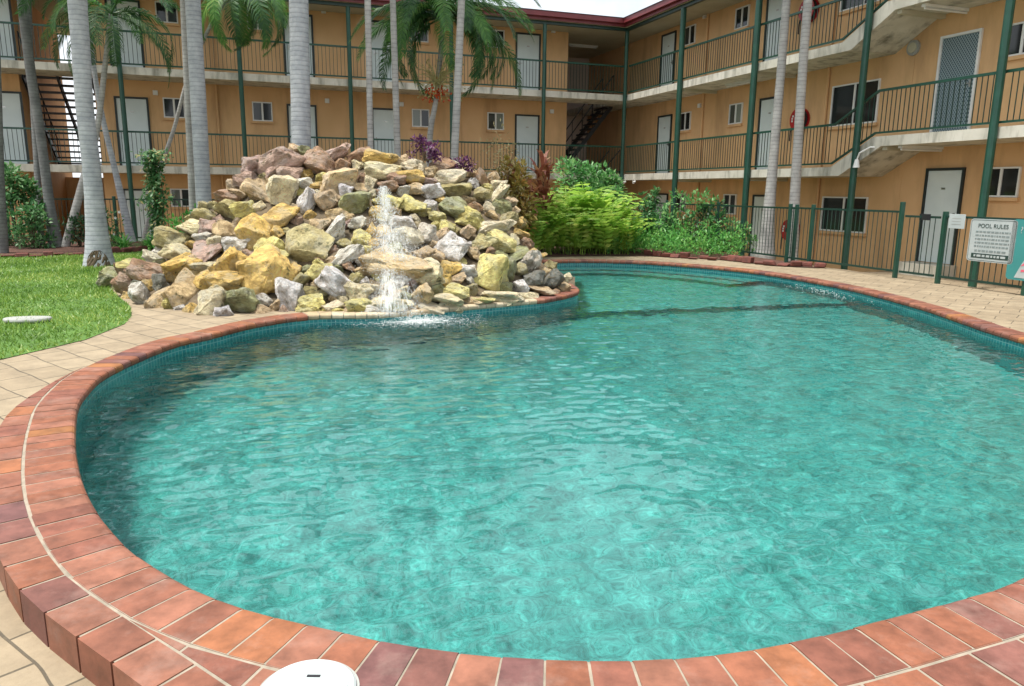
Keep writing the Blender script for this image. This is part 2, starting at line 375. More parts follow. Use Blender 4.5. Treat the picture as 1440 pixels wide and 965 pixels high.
# coping bricks
TC = [(.215, .080, .044), (.20, .078, .048), (.18, .068, .045), (.24, .092, .042), (.27, .112, .042), (.16, .067, .053), (.22, .092, .058), (.135, .060, .055)]
TW = [5, 5, 5, 3, 1.3, 1.6, 5, .9]
def tcol(): 
    c = random.choices(TC, TW)[0]; k = random.uniform(.88, 1.12); return tuple(x*k for x in c)
LIP0, LIP1 = G(436, 442)[0], G(765, 420)[0]; LIPC = [(.40, .33, .22), (.44, .37, .26), (.36, .28, .17)]
cop = MB(); nP = len(POOL); CW = .245
def lerp(a, b, t): return a+(b-a)*t
for i in range(nP):
    j = (i+1) % nP; g = .034 + random.uniform(-.010, .010)
    a0, a1 = POOL[i], POOL[j]; n0, n1 = NRM[i], NRM[j]
    def pt(t, d, z):
        q = lerp(a0, a1, t)+lerp(n0, n1, t)*d; return (q[0], q[1], z)
    dz = random.uniform(-.0018, .0018)
    prof = [(.012, -.062), (.0, -.045), (.0, -.022), (.006, -.009), (.018, -.0015), (.034, .0006), (.050, .0012), (CW-.006, .0012), (CW, -.005), (CW, -.2)]
    k = len(prof)
    vs = [pt(g, d, z+dz) for d, z in prof]+[pt(1-g, d, z+dz) for d, z in prof]
    fs = [(q, k+q, k+q+1, q+1) for q in range(k-1)]+[tuple(range(k)), tuple(range(2*k-1, k-1, -1))]
    lip = LIP0 < a0[0] < LIP1 and 8.4 < a0[1] < 11.6
    cop.add(vs, fs, random.choice(LIPC) if lip else tcol())
cop_o = cop.build('pool_coping', M['tile']); tag(cop_o, kind='structure')
def strip(Q0, z0, Q1, z1, name, mat, closed=True):
    m = MB(); n = len(Q0)
    m.v = [(q[0], q[1], z0) for q in Q0]+[(q[0], q[1], z1) for q in Q1]
    m.f = [(i, (i+1) % n, n+(i+1) % n, n+i) for i in range(n if closed else n-1)]
    return m.build(name, mat)
mt = strip(off(.034), -.0012, off(CW-.002), -.0012, 'coping_mortar', M['mortar']); tag(mt, kind='structure')
tag(strip(off(.014), -.006, off(.034), -.0012, 'coping_mortar', M['mortar']), kind='structure')
tag(strip(off(.014), -.060, off(.014), -.006, 'coping_mortar', M['mortar']), kind='structure')
# pool walls with tile UVs
W0 = off(.014)
wall = MB(); n = nP
zs = [-.008, FLOOR]
wall.v = [(q[0], q[1], zs[0]) for q in W0]+[(q[0], q[1], zs[1]) for q in W0]
wall.f = [(i, (i+1) % n, n+(i+1) % n, n+i) for i in range(n)]
wo = wall.build('pool_wall', M['mosaic'], smooth=True); tag(wo, kind='structure')
uv = wo.data.uv_layers.new(name='UVMap'); L = PLEN/n
for p in wo.data.polygons:
    i = p.index
    for li, (a, b) in zip(p.loop_indices, ((i, 0), (i+1, 0), (i+1, 1), (i, 1))): uv.data[li].uv = (a*L, zs[b])
fl = MB(); fl.v = [(q[0], q[1], FLOOR) for q in W0]; fl.f = [tuple(range(n))]
fo = fl.build('pool_floor', M['poolfloor']); tag(fo, kind='structure')
# shallow shelf at the far end: everything beyond a gently curved line
def shelf(name, line, z, mat_top, mat_riser, zb):
    a, b = (np.array(q) for q in line); t = b-a; nn = np.array([-t[1], t[0]])
    if nn@np.array([0, 1.]) < 0: nn = -nn
    keep = [q for q in W0 if (q-a)@nn > 0]
    # keep contiguous order: rotate list so that the gap is at the ends
    fl_ = [(q-a)@nn > 0 for q in W0]
    st = [i for i in range(n) if fl_[i] and not fl_[i-1]]
    i = max(st, key=lambda i: sum(1 for k in range(n) if all(fl_[(i+m_) % n] for m_ in range(k+1))) if False else W0[i][0])
    run = []
    while fl_[i % n] and len(run) < n: run.append(W0[i % n]); i += 1
    m = MB(); m.v = [(q[0], q[1], z) for q in run]; m.f = [tuple(range(len(run)))]
    o = m.build(name, mat_top); tag(o, kind='structure')
    m2 = MB(); p, q = run[-1], run[0]; m2.v = [(p[0], p[1], z-.001), (q[0], q[1], z-.001), (q[0], q[1], zb), (p[0], p[1], zb)]; m2.f = [(0, 1, 2, 3)]
    o2 = m2.build(name+'_riser', mat_riser); tag(o2, kind='structure')
    uv = o2.data.uv_layers.new(name='UVMap'); ln = np.linalg.norm(q-p)
    for li, c in zip(o2.data.polygons[0].loop_indices, ((0, z), (ln, z), (ln, zb), (0, zb))): uv.data[li].uv = c
    return run
shelf('pool_shelf', (G(808, 432, WATER)[:2]+np.array([0, .35]), G(1215, 420, WATER)[:2]+np.array([0, .35])), -.90, M['poolfloor'], M['mosaic'], FLOOR+.001)
# curved entry steps inside the far edge
far = [i for i in range(nP) if POOL[i][1] > 13.6 and POOL[i][0] > .4]
st = next(i for i in far if (i-1) % nP not in far)
order = []
i = st
while (i % nP) in set(far): order.append(i % nP); i += 1
for k, (d, z) in enumerate(((-.42, -.34), (-.85, -.53))):
    inn = off(d)[order]; outr = W0[order]
    m = MB(); nn = len(order)
    m.v = [(q[0], q[1], z) for q in outr]+[(q[0], q[1], z) for q in inn]+[(q[0], q[1], z-.001) for q in inn]+[(q[0], q[1], -.899) for q in inn]
    m.f = [(i, i+1, nn+i+1, nn+i) for i in range(nn-1)]
    o = MB(); o.v = m.v; o.f = m.f; tag(o.build('pool_step', M['poolfloor']), kind='structure')
    r_ = MB(); r_.v = m.v; r_.f = [(2*nn+i, 2*nn+i+1, 3*nn+i+1, 3*nn+i) for i in range(nn-1)]
    ro_ = r_.build('pool_step_riser', M['mosaic']); tag(ro_, kind='structure')
    uv = ro_.data.uv_layers.new(name='UVMap')
    for p in ro_.data.polygons:
        for li, c in zip(p.loop_indices, ((p.index*L, z), (p.index*L+L, z), (p.index*L+L, -.72), (p.index*L, -.72))): uv.data[li].uv = c
# water: a real rippled surface
FALL = G(556, 449, WATER)[:2]
hx = .021
X, Y = np.meshgrid(np.arange(-3.7, 6.3, hx), np.arange(1.6, 17.6, hx))
Z = np.zeros_like(X)
wr = np.random.default_rng(3)
for k in range(110):
    lam = math.exp(wr.uniform(math.log(.085), math.log(.95))); ang = wr.normal(R(-65), R(50)) if k % 3 else wr.uniform(0, 2*PI)
    slope = .0100*(1.45 if lam < .2 else .50)
    kx, ky = 2*PI/lam*math.cos(ang), 2*PI/lam*math.sin(ang)
    ph = kx*X+ky*Y+wr.uniform(0, 7) + .8*np.sin(X*wr.uniform(.4, 1.2)+Y*wr.uniform(.4, 1.2)+wr.uniform(0, 6))
    sn = np.sin(ph)
    Z += slope*lam/(2*PI)*(sn+.25*np.cos(2*ph))
rr = np.hypot(X-FALL[0], Y-FALL[1])
chop = np.exp(-(rr/1.3)**2)
Z *= .75+.5*np.exp(-(rr/4)**2)
Z += .006*np.sin(rr*2*PI/.33)*np.exp(-rr/1.6)
Z += chop*.010*(np.sin(X*31+3*np.sin(Y*23))*np.sin(Y*37+2*np.sin(X*19)))
jet = G(1150, 403, WATER)[:2]; rj = np.hypot((X-jet[0]), (Y-jet[1])/1.6)
Z += np.exp(-(rj/.8)**2)*.007*np.sin(X*27+3*np.sin(Y*13))*np.sin(Y*21)
ny_, nx_ = X.shape
cx = (X[:-1, :-1]+hx/2); cy = (Y[:-1, :-1]+hx/2)
msk = inside_many(cx, cy, off(.05))
I, J = np.nonzero(msk)
ids = np.c_[I*nx_+J, I*nx_+J+1, (I+1)*nx_+J+1, (I+1)*nx_+J]
used, inv = np.unique(ids, return_inverse=True)
V = np.c_[X.ravel()[used], Y.ravel()[used], (WATER+Z).ravel()[used]]
me = bpy.data.meshes.new('pool_water')
me.vertices.add(len(V)); me.vertices.foreach_set('co', V.ravel())
nf = len(I); me.loops.add(nf*4); me.loops.foreach_set('vertex_index', inv.ravel().astype(np.int32))
me.polygons.add(nf); me.polygons.foreach_set('loop_start', np.arange(nf, dtype=np.int32)*4)
me.polygons.foreach_set('use_smooth', np.ones(nf, bool)); me.update(calc_edges=True)
me.materials.append(M['water'])
wat = bpy.data.objects.new('pool_water', me); COL.objects.link(wat); tag(wat, kind='structure')
wat.cycles.is_caustics_caster = True
for o in list(COL.objects):
    if o.name.startswith(('pool_floor', 'pool_wall', 'pool_shelf', 'pool_step')): o.cycles.is_caustics_receiver = True

# outer row of square tiles on the near left and at the near right
outer = MB()
def outer_row(idx, gap=.012, w=.15, every=1, straight=0):
    pts = [POOL[i]+NRM[i]*(CW+gap) for i in idx]; nr = [NRM[i] for i in idx]
    if straight:
        t = (pts[-1]-pts[-3]); t /= np.linalg.norm(t)
        nl = nr[-1]
        for k in range(1, straight+1): pts.append(pts[len(idx)-1]+t*.155*k); nr.append(nl)
    raw = (pts, nr)
    d_ = np.r_[0, np.cumsum(np.linalg.norm(np.diff(np.array(pts), axis=0), axis=1))]; q_ = np.arange(0, d_[-1], .225)
    pts = [np.array([np.interp(t, d_, [p[c] for p in raw[0]]) for c in (0, 1)]) for t in q_]; nr = [np.array([np.interp(t, d_, [p[c] for p in raw[1]]) for c in (0, 1)]) for t in q_]
    for k in range(0, len(pts)-every, every):
        a, b, na, nb = pts[k], pts[k+every], nr[k], nr[k+every]
        tt = (b-a)*.012
        wa = w*smooth01(.05+k*.13) if straight else w; wb = w*smooth01(.05+(k+every)*.13) if straight else w
        q = [a+tt*2.5, b-tt*2.5, b-tt*2.5+nb*wb, a+tt*2.5+na*wa]
        outer.prism([(p[0], p[1], random.uniform(-.0015, .0015)) for p in q], (0, 0, -.22), tcol())
    return raw
near = lambda q: int(np.argmin(np.linalg.norm(POOL-np.array(q), axis=1)))
i0 = near(G(165, 515)[:2]); i1 = near(G(300, 836)[:2])
stepd = 1 if area > 0 else 1
idx = [(i0+k) % nP for k in range((i1-i0) % nP)]
pts1, nr1 = outer_row(idx, straight=12)
# wedge of cut tiles between the straight outer row and the curving ring
m0 = len(idx)-1
for k in range(0, 12, 2):
    a, b = pts1[m0+k], pts1[m0+k+2]
    ia, ib = (idx[-1]+k) % nP, (idx[-1]+k+2) % nP
    c, d = POOL[ib]+NRM[ib]*(CW+.012), POOL[ia]+NRM[ia]*(CW+.012)
    a2, b2 = a-nr1[-1]*.012, b-nr1[-1]*.012
    if k == 0: d = a2 = (a2+d)/2
    tt = (b2-a2)*.02
    outer.prism([(p[0], p[1], -.002) for p in (a2+tt, b2-tt, c-tt, d+tt)], (0, 0, -.2), tcol())
i2 = near(G(1080, 906)[:2]); pts2, nr2_ = outer_row([(i2+k) % nP for k in range(34)], w=.22)
tag(outer.build('outer_tile_row', M['tile']), kind='structure')
gm = MB()
for k in range(len(pts2)-1):
    a, b = pts2[k]-nr2_[k]*.02, pts2[k+1]-nr2_[k+1]*.02; c, d = pts2[k+1]+nr2_[k+1]*.21, pts2[k]+nr2_[k]*.21
    gm.add([(p[0], p[1], -.0032-.0003*(k % 2)) for p in (a, b, c, d)], [(0, 1, 2, 3)])
for (pts, nr) in ((pts1, nr1),):
    for k in range(len(pts)-1):
        wi = lambda q: .02+.045*max(0, q-m0)
        a, b = pts[k]-nr[k]*wi(k), pts[k+1]-nr[k+1]*wi(k+1); c, d = pts[k+1]+nr[k+1]*.14*smooth01(.05+(k+1)*.078), pts[k]+nr[k]*.14*smooth01(.05+k*.078)
        gm.add([(p[0], p[1], -.0032-.0003*(k % 2)) for p in (a, b, c, d)], [(0, 1, 2, 3)])
tag(gm.build('tile_grout', M['mortar']), kind='structure')

# ------------------------------------------------------------------ ground sheets
def sheet(name, mat, outline, holes=(), step=.5, dz=0.0, zf=terr):
    pts = [tuple(p[:2]) for p in outline]; edges = [(i, (i+1) % len(pts)) for i in range(len(pts))]
    for h in holes:
        b = len(pts); pts += [tuple(p) for p in h]; edges += [(b+i, b+(i+1) % len(h)) for i in range(len(h))]
    arr = np.array(pts); x0, y0 = arr.min(0); x1, y1 = arr.max(0)
    gx, gy = np.meshgrid(np.arange(x0+step/2, x1, step), np.arange(y0+step/2, y1, step)); gx, gy = gx.ravel(), gy.ravel()
    ok = inside_many(gx, gy, np.array([p[:2] for p in outline]))
    for h in holes: ok &= ~inside_many(gx, gy, np.array(h))
    pts += list(zip(gx[ok], gy[ok]))
    vo, eo, fo, *_ = geometry.delaunay_2d_cdt([Vector(p) for p in pts], edges, [], 0, 1e-5)
    ca = np.array([np.mean([vo[i][:] for i in f], axis=0) for f in fo])
    keep = inside_many(ca[:, 0], ca[:, 1], np.array([p[:2] for p in outline]))
    for h in holes: keep &= ~inside_many(ca[:, 0], ca[:, 1], np.array(h))
    m = MB(); m.v = [(v.x, v.y, zf(v.x, v.y)+dz) for v in vo]; m.f = [tuple(f) for f, k in zip(fo, keep) if k]
    return m.build(name, mat, smooth=True)
hole = off(.16)
far_ring = [(-70, -30), (70, -30), (70, 110), (-70, 110)]
nearbox = [(-22, -5), (18, -5), (18, 36), (-22, 36)]
tag(sheet('paving', M['paver'], nearbox, [hole], .45), kind='structure')
tag(sheet('ground', M['paver'], far_ring, [nearbox], 8, -.004), kind='structure')
LAWN = [G(x, y)[:2] for x, y in ((175, 455), (120, 477), (60, 491), (0, 505))]+[np.array(q) for q in ((-7, 5.2), (-12, 6), (-14.5, 12.5))]+[G(x, y)[:2] for x, y in ((0, 360), (60, 359), (120, 357), (220, 351), (300, 345))]+[np.array((-3.6, 15.0)), np.array((-5.0, 12.5))]+[G(x, y)[:2] for x, y in ((150, 400), (165, 415), (183, 430), (185, 443))]
tag(sheet('lawn', M['lawn'], LAWN, (), .4, .006), kind='structure')
BEDL = [G(x, y)[:2] for x, y in ((300, 345), (220, 350), (120, 356), (60, 358), (0, 359))]+[np.array((-14.5, 12.6)), bw(24, 2.6)[:2], bw(4, 2.6)[:2], np.array((-1.5, 17.6))]
tag(sheet('garden_soil', M['soil'], BEDL, (), .5, .012), kind='structure')
BEDR = [G(x, y)[:2] for x, y in ((1150, 377), (1090, 374), (1010, 365), (930, 360.5), (850, 359.5), (765, 361))]+[np.array((-.8, 16.2)), np.array((-1.4, 17.7)), bw(3.9, 2.6)[:2], bw(2.3, 2.4)[:2], bw(2.35, 12.4)[:2]]
tag(sheet('shrub_bed_soil', M['soil'], BEDR, (), .5, .015), kind='structure')
# grass blades
gx = rng.uniform(-14, -2.5, 130000); gy = rng.uniform(5.0, 18.5, 130000)
ok = inside_many(gx, gy, np.array([p[:2] for p in LAWN]))
gx, gy = gx[ok], gy[ok]
nb = len(gx); an = rng.uniform(0, 2*PI, nb); h = rng.uniform(.025, .06, nb)*(1+.4*np.sin(gx*2)*np.cos(gy*1.7)); wv = .0045*(1+.1*gy)
lean = rng.normal(0, .03, (nb, 2)); z0 = np.array([terr(x, y)+.004 for x, y in zip(gx, gy)])
A0 = np.c_[gx-wv*np.cos(an), gy-wv*np.sin(an), z0]; A1 = np.c_[gx+wv*np.cos(an), gy+wv*np.sin(an), z0]; A2 = np.c_[gx+lean[:, 0], gy+lean[:, 1], z0+h]
gm = MB(); gm.v = [tuple(p) for p in np.stack([A0, A1, A2], 1).reshape(-1, 3).tolist()]; gm.f = [(3*i, 3*i+1, 3*i+2) for i in range(nb)]
tag(gm.build('grass', M['grass']), 'short bright green grass of the lawn left of the rock pile', 'grass', kind='stuff')

# ------------------------------------------------------------------ building
B = empty('apartment_building', tuple(CN), A+PI, 'L shaped three storey orange motel block with green railed walkways round the pool', 'building')
WK = 1.3
F2, F3, TOP = 2.06, 4.86, 7.10
STEP = .62
g0 = -.75
part = lambda mb, name, mat, par=B, **k: mb.build(name, M[mat], par, **k)
# walls (local s, v, z)
part(MB().box((1.757, -7.3, g0), (17.35, -WK, TOP)), 'wall', 'wall')
part(MB().box((19.3, -7.3, g0), (27, -WK, TOP)), 'wall', 'wall')
w_ = MB().box((-8, -9, g0), (-WK, 11.4, TOP)); part(w_, 'wall', 'wall')
part(MB().box((-8, 11.403, g0), (-WK-.004, 24, TOP+STEP)), 'wall', 'wall')
part(MB().box((-WK+.003, -6.2, g0), (1.754, -6.0, TOP)), 'wall', 'wallpink')
# slabs
def slabL(z): return MB().box((-WK+.002, -WK+.002, z-.21), (27, .02, z))
part(slabL(F2), 'walkway_slab', 'slab'); part(slabL(F3), 'walkway_slab', 'slab')
for z in (F2, F3):
    part(MB().box((-WK+.004, -5.99, z-.18), (-.1, -WK, z-.004)), 'stair_landing', 'slab')
def slabR(z):
    prof = [(.022, z-.21), (10.82, z-.21), (12.0, z-.21+STEP), (24, z-.21+STEP), (24, z+STEP), (11.75, z+STEP), (10.55, z), (.022, z)]
    return MB().prism([(-WK+.002, v, zz) for v, zz in prof], (WK+.018, 0, 0))
part(slabR(F2), 'walkway_slab', 'slab'); part(slabR(F3), 'walkway_slab', 'slab')
# soffit joints and downstand beams
for z in (F2, F3):
    for v in (3.7, 7.4): part(MB().box((-WK, v-.06, z-.30), (-.05, v+.06, z-.211)), 'soffit_beam', 'soffit')
    part(MB().prism([(-WK, 11.98, z-.21+STEP-.09), (-.05, 11.98, z-.21+STEP-.09), (-.05, 12.1, z-.21+STEP-.09), (-WK, 12.1, z-.21+STEP-.09)], (0, 0, .088)), 'soffit_beam', 'soffit')
# roof and ceiling
part(MB().box((-9, -9, TOP+.002), (27, .25, TOP+.06)).box((-9, .252, TOP+.002), (.25, 12, TOP+.06)), 'ceiling', 'soffit')
rf = MB()
rf.add([(.45, .45, TOP+.27), (27, .45, TOP+.27), (27, -4.3, TOP+.95), (-4.3, -4.3, TOP+.95), (-4.3, 11.5, TOP+.95), (.45, 11.5, TOP+.27), (27, -9.5, TOP+.3), (-9.5, -9.5, TOP+.3), (-9.5, 11.5, TOP+.3)],
       [(0, 1, 2, 3), (0, 3, 4, 5), (3, 2, 6, 7), (3, 7, 8, 4)])
part(rf, 'roof', 'maroon')
gut = MB().box((.30, .30, TOP+.10), (27, .42, TOP+.25)).box((.30, .422, TOP+.10), (.42, 12, TOP+.25)).box((.26, .26, TOP-.0), (27, .30, TOP+.20)).box((.26, .302, TOP-.0), (.30, 12, TOP+.20))
part(gut, 'gutter', 'maroon')
part(MB().box((.05, .05, TOP-.10), (27, .17, TOP)).box((.05, .172, TOP-.10), (.17, 12, TOP)), 'eave_beam', 'greendark')
up = MB().box((-9, 12.003, TOP+STEP), (.3, 24, TOP+STEP+.06)); part(up, 'ceiling', 'soffit')
part(MB().add([(.45, 11.4, TOP+STEP+.36), (.45, 24, TOP+STEP+.36), (-4.3, 24, TOP+STEP+1.15), (-4.3, 11.4, TOP+STEP+1.15), (-9.5, 24, TOP+STEP+.3), (-9.5, 11.4, TOP+STEP+.3)], [(0, 1, 2, 3), (3, 2, 4, 5)]), 'roof', 'maroon')
# posts
def post(s, v, z0, z1, r=.068):
    part(MB().tube([(s, v, z0), (s, v, z1)], [r, r], 12), 'post', 'green', smooth=False)
for s in (3.25, 6.55, 9.87, 13.15, 16.43, 19.7, 23): post(s, .10, -.72, TOP-.1)
post(.10, .10, -.72, TOP-.1)
for v in (3.77, 7.48): post(.10, v, -.72, TOP-.1, .088)
for v in (11.37, 14.68, 18): post(.10, v, -.4, TOP+STEP-.02, .078)
# railings: one per bay, balusters inside the panel mesh
def railing(a, b, za, zb, along, h=.98, sp=.115):
    def q(t, z, o): return (t, o, z) if along == 's' else (o, t, z)
    n = max(2, int(abs(b-a)/sp)); o = -.035
    zz = lambda t: za+(zb-za)*(t-a)/(b-a)
    bars = MB()
    for k in range(1, n):
        t = a+(b-a)*k/n; z = zz(t)
        p = q(t, z+.09, o); p2 = q(t, z+h, o); bars.box((p[0]-.007, p[1]-.007, p[2]), (p2[0]+.007, p2[1]+.007, p2[2]))
    rt = MB()
    for zo, r in ((h, .026), (.085, .02)):
        P0, P1 = np.array(q(a, za+zo, o)), np.array(q(b, zb+zo, o)); ext = .026
        dv = np.array(q(0, 0, 1)) - np.array(q(0, 0, 0)); w = dv*ext
        rt.prism([P0-w+(0, 0, -r), P1-w+(0, 0, -r), P1-w+(0, 0, r), P0-w+(0, 0, r)], w*2)
    ob = part(rt, 'railing', 'green'); bars.build('balusters', M['greendark'], ob)
pl = [.10, 3.25, 6.55, 9.87, 13.15, 16.43, 19.7, 23]
for z in (F2, F3):
    for a, b in zip(pl, pl[1:]): railing(a+.02, b-.02, z, z, 's')
    for a, b in ((.10, 3.77), (3.77, 7.48), (7.48, 10.5)): railing(a+.02, b-.004, z, z, 'v')
    railing(10.5, 11.75, z, z+STEP, 'v'); railing(11.754, 14.68, z+STEP, z+STEP, 'v'); railing(14.7, 18, z+STEP, z+STEP, 'v')
# doors and windows; face 'L' sits on v=-WK, face 'R' on s=-WK
def face(kind, t, z, d):
    return (t, -WK+d, z) if kind == 'L' else (-WK+d, t, z)
def fbox(kind, t0, t1, z0, z1, d0, d1): return MB().box(face(kind, t0, z0, d0), face(kind, t1, z1, d1)) if True else None
def fb(mb, kind, t0, t1, z0, z1, d0, d1):
    a, b = face(kind, t0, z0, d0), face(kind, t1, z1, d1)
    return mb.box(tuple(map(min, a, b)), tuple(map(max, a, b)))
def door(kind, c, z, w=.84, h=2.03, style='plain', fm='doorframe'):
    fr = MB(); t0, t1 = c-w/2, c+w/2
    fb(fr, kind, t0-.055, t0, z, z+h+.055, 0, .05); fb(fr, kind, t1, t1+.055, z, z+h+.055, 0, .05); fb(fr, kind, t0, t1, z+h, z+h+.055, 0, .05)
    leaf = fb(MB(), kind, t0+.004, t1-.004, z+.012, z+h-.004, -.02, .02)
    o = part(leaf, 'door', 'meshdoor' if style == 'mesh' else 'door')
    fr.build('frame', M['white' if style == 'mesh' else fm], o)
    hd = MB(); hs = t1-.09; fb(hd, kind, hs-.02, hs+.02, z+.98, z+1.12, .02, .035); fb(hd, kind, hs-.10, hs+.015, z+1.04, z+1.06, .035, .06); hd.build('handle', M['chrome'], o)
    if style == 'plain':
        nm = fb(MB(), kind, c-.05, c+.05, z+1.62, z+1.66, .02, .026); nm.build('number_plate', M['chrome'], o)
    return o
def window(kind, c, z0, z1, w):
    t0, t1 = c-w/2, c+w/2; fr = MB(); b = .035
    fb(fr, kind, t0, t0+b, z0, z1, 0, .045); fb(fr, kind, t1-b, t1, z0, z1, 0, .045); fb(fr, kind, t0+b, t1-b, z0, z0+b, 0, .045); fb(fr, kind, t0+b, t1-b, z1-b, z1, 0, .045)
    fb(fr, kind, c-.028, c+.028, z0+b, z1-b, 0, .04)
    o = part(fr, 'window', 'white')
    for a, e in ((t0+b, c-.028), (c+.028, t1-b)): fb(MB(), kind, a, e, z0+b, z1-b, .004, .016).build('pane', M['glass'], o)
    fb(MB(), kind, t0-.04, t1+.04, z0-.075, z0-.004, 0, .075).build('sill', M['wall'], o)
    return o
for z in (F2, F3):
    for c in (16.37, 11.3, 8.53, 3.33, 19.75): door('L', c, z+.012)
    for c in (15.17, 12.54, 7.3, 4.55): window('L', c, z+1.52, z+2.12, .62)
for c in (16.37, 11.3, 8.53, 3.33): door('L', c, -.70)
for c in (15.17, 12.54, 7.3, 4.55): window('L', c, .83, 1.40, .62)
for z in (F2, F3):
    for c in (.64, 6.48): door('R', c, z+.012)
    for c in (2.0, 4.85): window('R', c, z+1.47, z+2.08, .66)
    window('R', 9.71, z+1.08, z+2.09, 1.55)
    door('R', 12.56, z+STEP+.012, .88, 2.06, 'mesh', 'white'); window('R', 13.95, z+1.46+STEP, z+2.08+STEP, .85)
for c in (.64, 6.48): door('R', c, -.70)
for c in (2.0, 4.85): window('R', c, .76, 1.39, .66)
window('R', 9.71, .47, 1.36, 1.55); door('R', 12.58, -.07, .86, 2.03); window('R', 13.9, 1.40, 2.0, .8)
part(MB().box((-WK+.01, 12.0, -.40), (-.75, 13.15, -.075)), 'doorstep', 'slab')
# stairwell by the corner: landing door, small window and two flights
o = part(MB().box((-.1, -5.995, F2+.01), (.75, -5.96, F2+2.05)), 'door', 'greendark')
part(MB().box((-.05, -5.995, F3+.01), (.80, -5.96, F3+2.05)), 'door', 'greendark')
def stairs(s0, s1, z0, z1, v0, v1, n=14, name='staircase'):
    st_ = MB()
    for k in range(n):
        t = (k+.5)/n; s = s0+(s1-s0)*t; z = z0+(z1-z0)*(k+1)/n
        st_.box((s-.13, v0+.04, z-.05), (s+.13, v1-.04, z))
    o = part(st_, name, 'blacksteel')
    for v in (v0, v1-.04):
        g = MB(); g.prism([(s0, v, z0-.02), (s1, v, z1-.22), (s1, v, z1+.02), (s0, v, z0+.22)], (0, .04, 0)); g.build('stringer', M['blacksteel'], o)
        hr = MB(); hr.tube([(s0, v+.02, z0+1.0), (s1, v+.02, z1+1.0)], .022, 6)
        for k in range(6):
            t = k/5; hr.tube([(s0+(s1-s0)*t, v+.02, z0+(z1-z0)*t), (s0+(s1-s0)*t, v+.02, z0+(z1-z0)*t+1.0)], .014, 6)
        hr.build('handrail', M['blacksteel'], o)
    return o
stairs(1.62, -.9, g0, F2, -3.0, -2.0); stairs(1.62, -.5, F2, F3-.02, -3.0, -2.0)
def stairs_out(z0, z1, n=15):
    st_ = MB()
    for k in range(n):
        t = (k+1)/n; v = -5.0+3.6*t; z = z0+(z1-z0)*t
        st_.box((17.45, v-.14, z-.06), (19.2, v+.14, z-.01))
    o = part(st_, 'staircase', 'blacksteel')
    for s_ in (17.40, 18.3, 19.2):
        g = MB(); g.prism([(s_, -5.1, z0-.05), (s_, -1.4, z1-.30), (s_, -1.4, z1-.065), (s_, -5.1, z0+.17)], (.05, 0, 0)); g.build('stringer', M['blacksteel'], o)
    for s_ in (17.44, 19.22):
        hr = MB(); hr.tube([(s_, -5.0, z0+1.0), (s_, -1.4, z1+1.0)], .022, 6)
        for k in range(6):
            t = k/5; hr.tube([(s_, -5.0+3.6*t, z0+(z1-z0)*t), (s_, -5.0+3.6*t, z0+(z1-z0)*t+1.0)], .014, 6)
        hr.build('handrail', M['blacksteel'], o)
stairs_out(F2, F3); part(MB().box((17.352, -6.2, g0), (19.298, -6.0, F2-.3)), 'wall', 'wall')
# lights and fittings
def batten(c, z, along):
    m = MB(); L_ = .62
    if along == 's': m.box((c[0]-L_, c[1]-.05, z-.06), (c[0]+L_, c[1]+.05, z-.002))
    else: m.box((c[0]-.05, c[1]-L_, z-.06), (c[0]+.05, c[1]+L_, z-.002))
    o = part(m, 'ceiling_light', 'white')
    t = MB()
    if along == 's': t.tube([(c[0]-L_+.04, c[1], z-.085), (c[0]+L_-.04, c[1], z-.085)], .022, 10)
    else: t.tube([(c[0], c[1]-L_+.04, z-.085), (c[0], c[1]+L_-.04, z-.085)], .022, 10)
    t.build('tube', M['white'], o)
batten((-.72, 12.6), F3+STEP-.21, 's'); batten((-.72, 12.4), F2+STEP-.21, 's'); batten((.3, -3.2), TOP+.001, 's'); batten((-.7, 5.7), F3-.21, 'v')
o = part(MB().disc((-WK, 11.35, F2+STEP+2.02), .17, .05, 28, 'x'), 'wall_vent', 'stone'); MB().disc((-WK+.05, 11.35, F2+STEP+2.02), .11, .02, 24, 'x').build('louvre', M['leafcroton'] if False else M['soffit'], o)
fl_ = MB().tube([(-.06, 11.9, F2+STEP-.24), (.06, 11.75, F2+STEP-.22), (.16, 11.55, F2+STEP-.34), (.17, 11.5, F2+STEP-.50)], .02, 8); o = part(fl_, 'lamp_arm', 'white')
MB().tube([(.17, 11.5, F2+STEP-.48), (.17, 11.5, F2+STEP-.66)], [.04, .075], 12).build('lamp_shade', M['white'], o)
for (s, v) in ((.2, .95), (.2, .22)):
    o = part(MB().tube([(.0, v, F2-.212), (.0, v, F2-.27), (.09, v, F2-.30)], [.03, .03, .06], 10), 'floodlight', 'white')

for (s_, v_) in ((-WK+.045, 8.75), (-WK+.045, 3.05)):
    part(MB().tube([(s_, v_, g0), (s_, v_, F2-.215)], .04, 10).tube([(s_, v_, F2+.005), (s_, v_, F3-.215)], .04, 10).tube([(s_, v_, F3+.005), (s_, v_, TOP)], .04, 10), 'downpipe', 'wall')
for s_ in (5.9, 13.9):
    part(MB().tube([(s_, -WK+.045, g0), (s_, -WK+.045, F2-.215)], .04, 10).tube([(s_, -WK+.045, F2+.005), (s_, -WK+.045, F3-.215)], .04, 10).tube([(s_, -WK+.045, F3+.005), (s_, -WK+.045, TOP)], .04, 10), 'downpipe', 'wall')
for z in (F2, F3):
    for c in (2.0, 4.85): part(fb(MB(), 'R', c+.75, c+.90, z+2.15, z+2.28, 0, .06), 'wall_light', 'white')
    for c in (10.4, 7.9, 2.3, 15.6): part(fb(MB(), 'L', c, c+.14, z+2.18, z+2.32, 0, .07), 'wall_light', 'white')
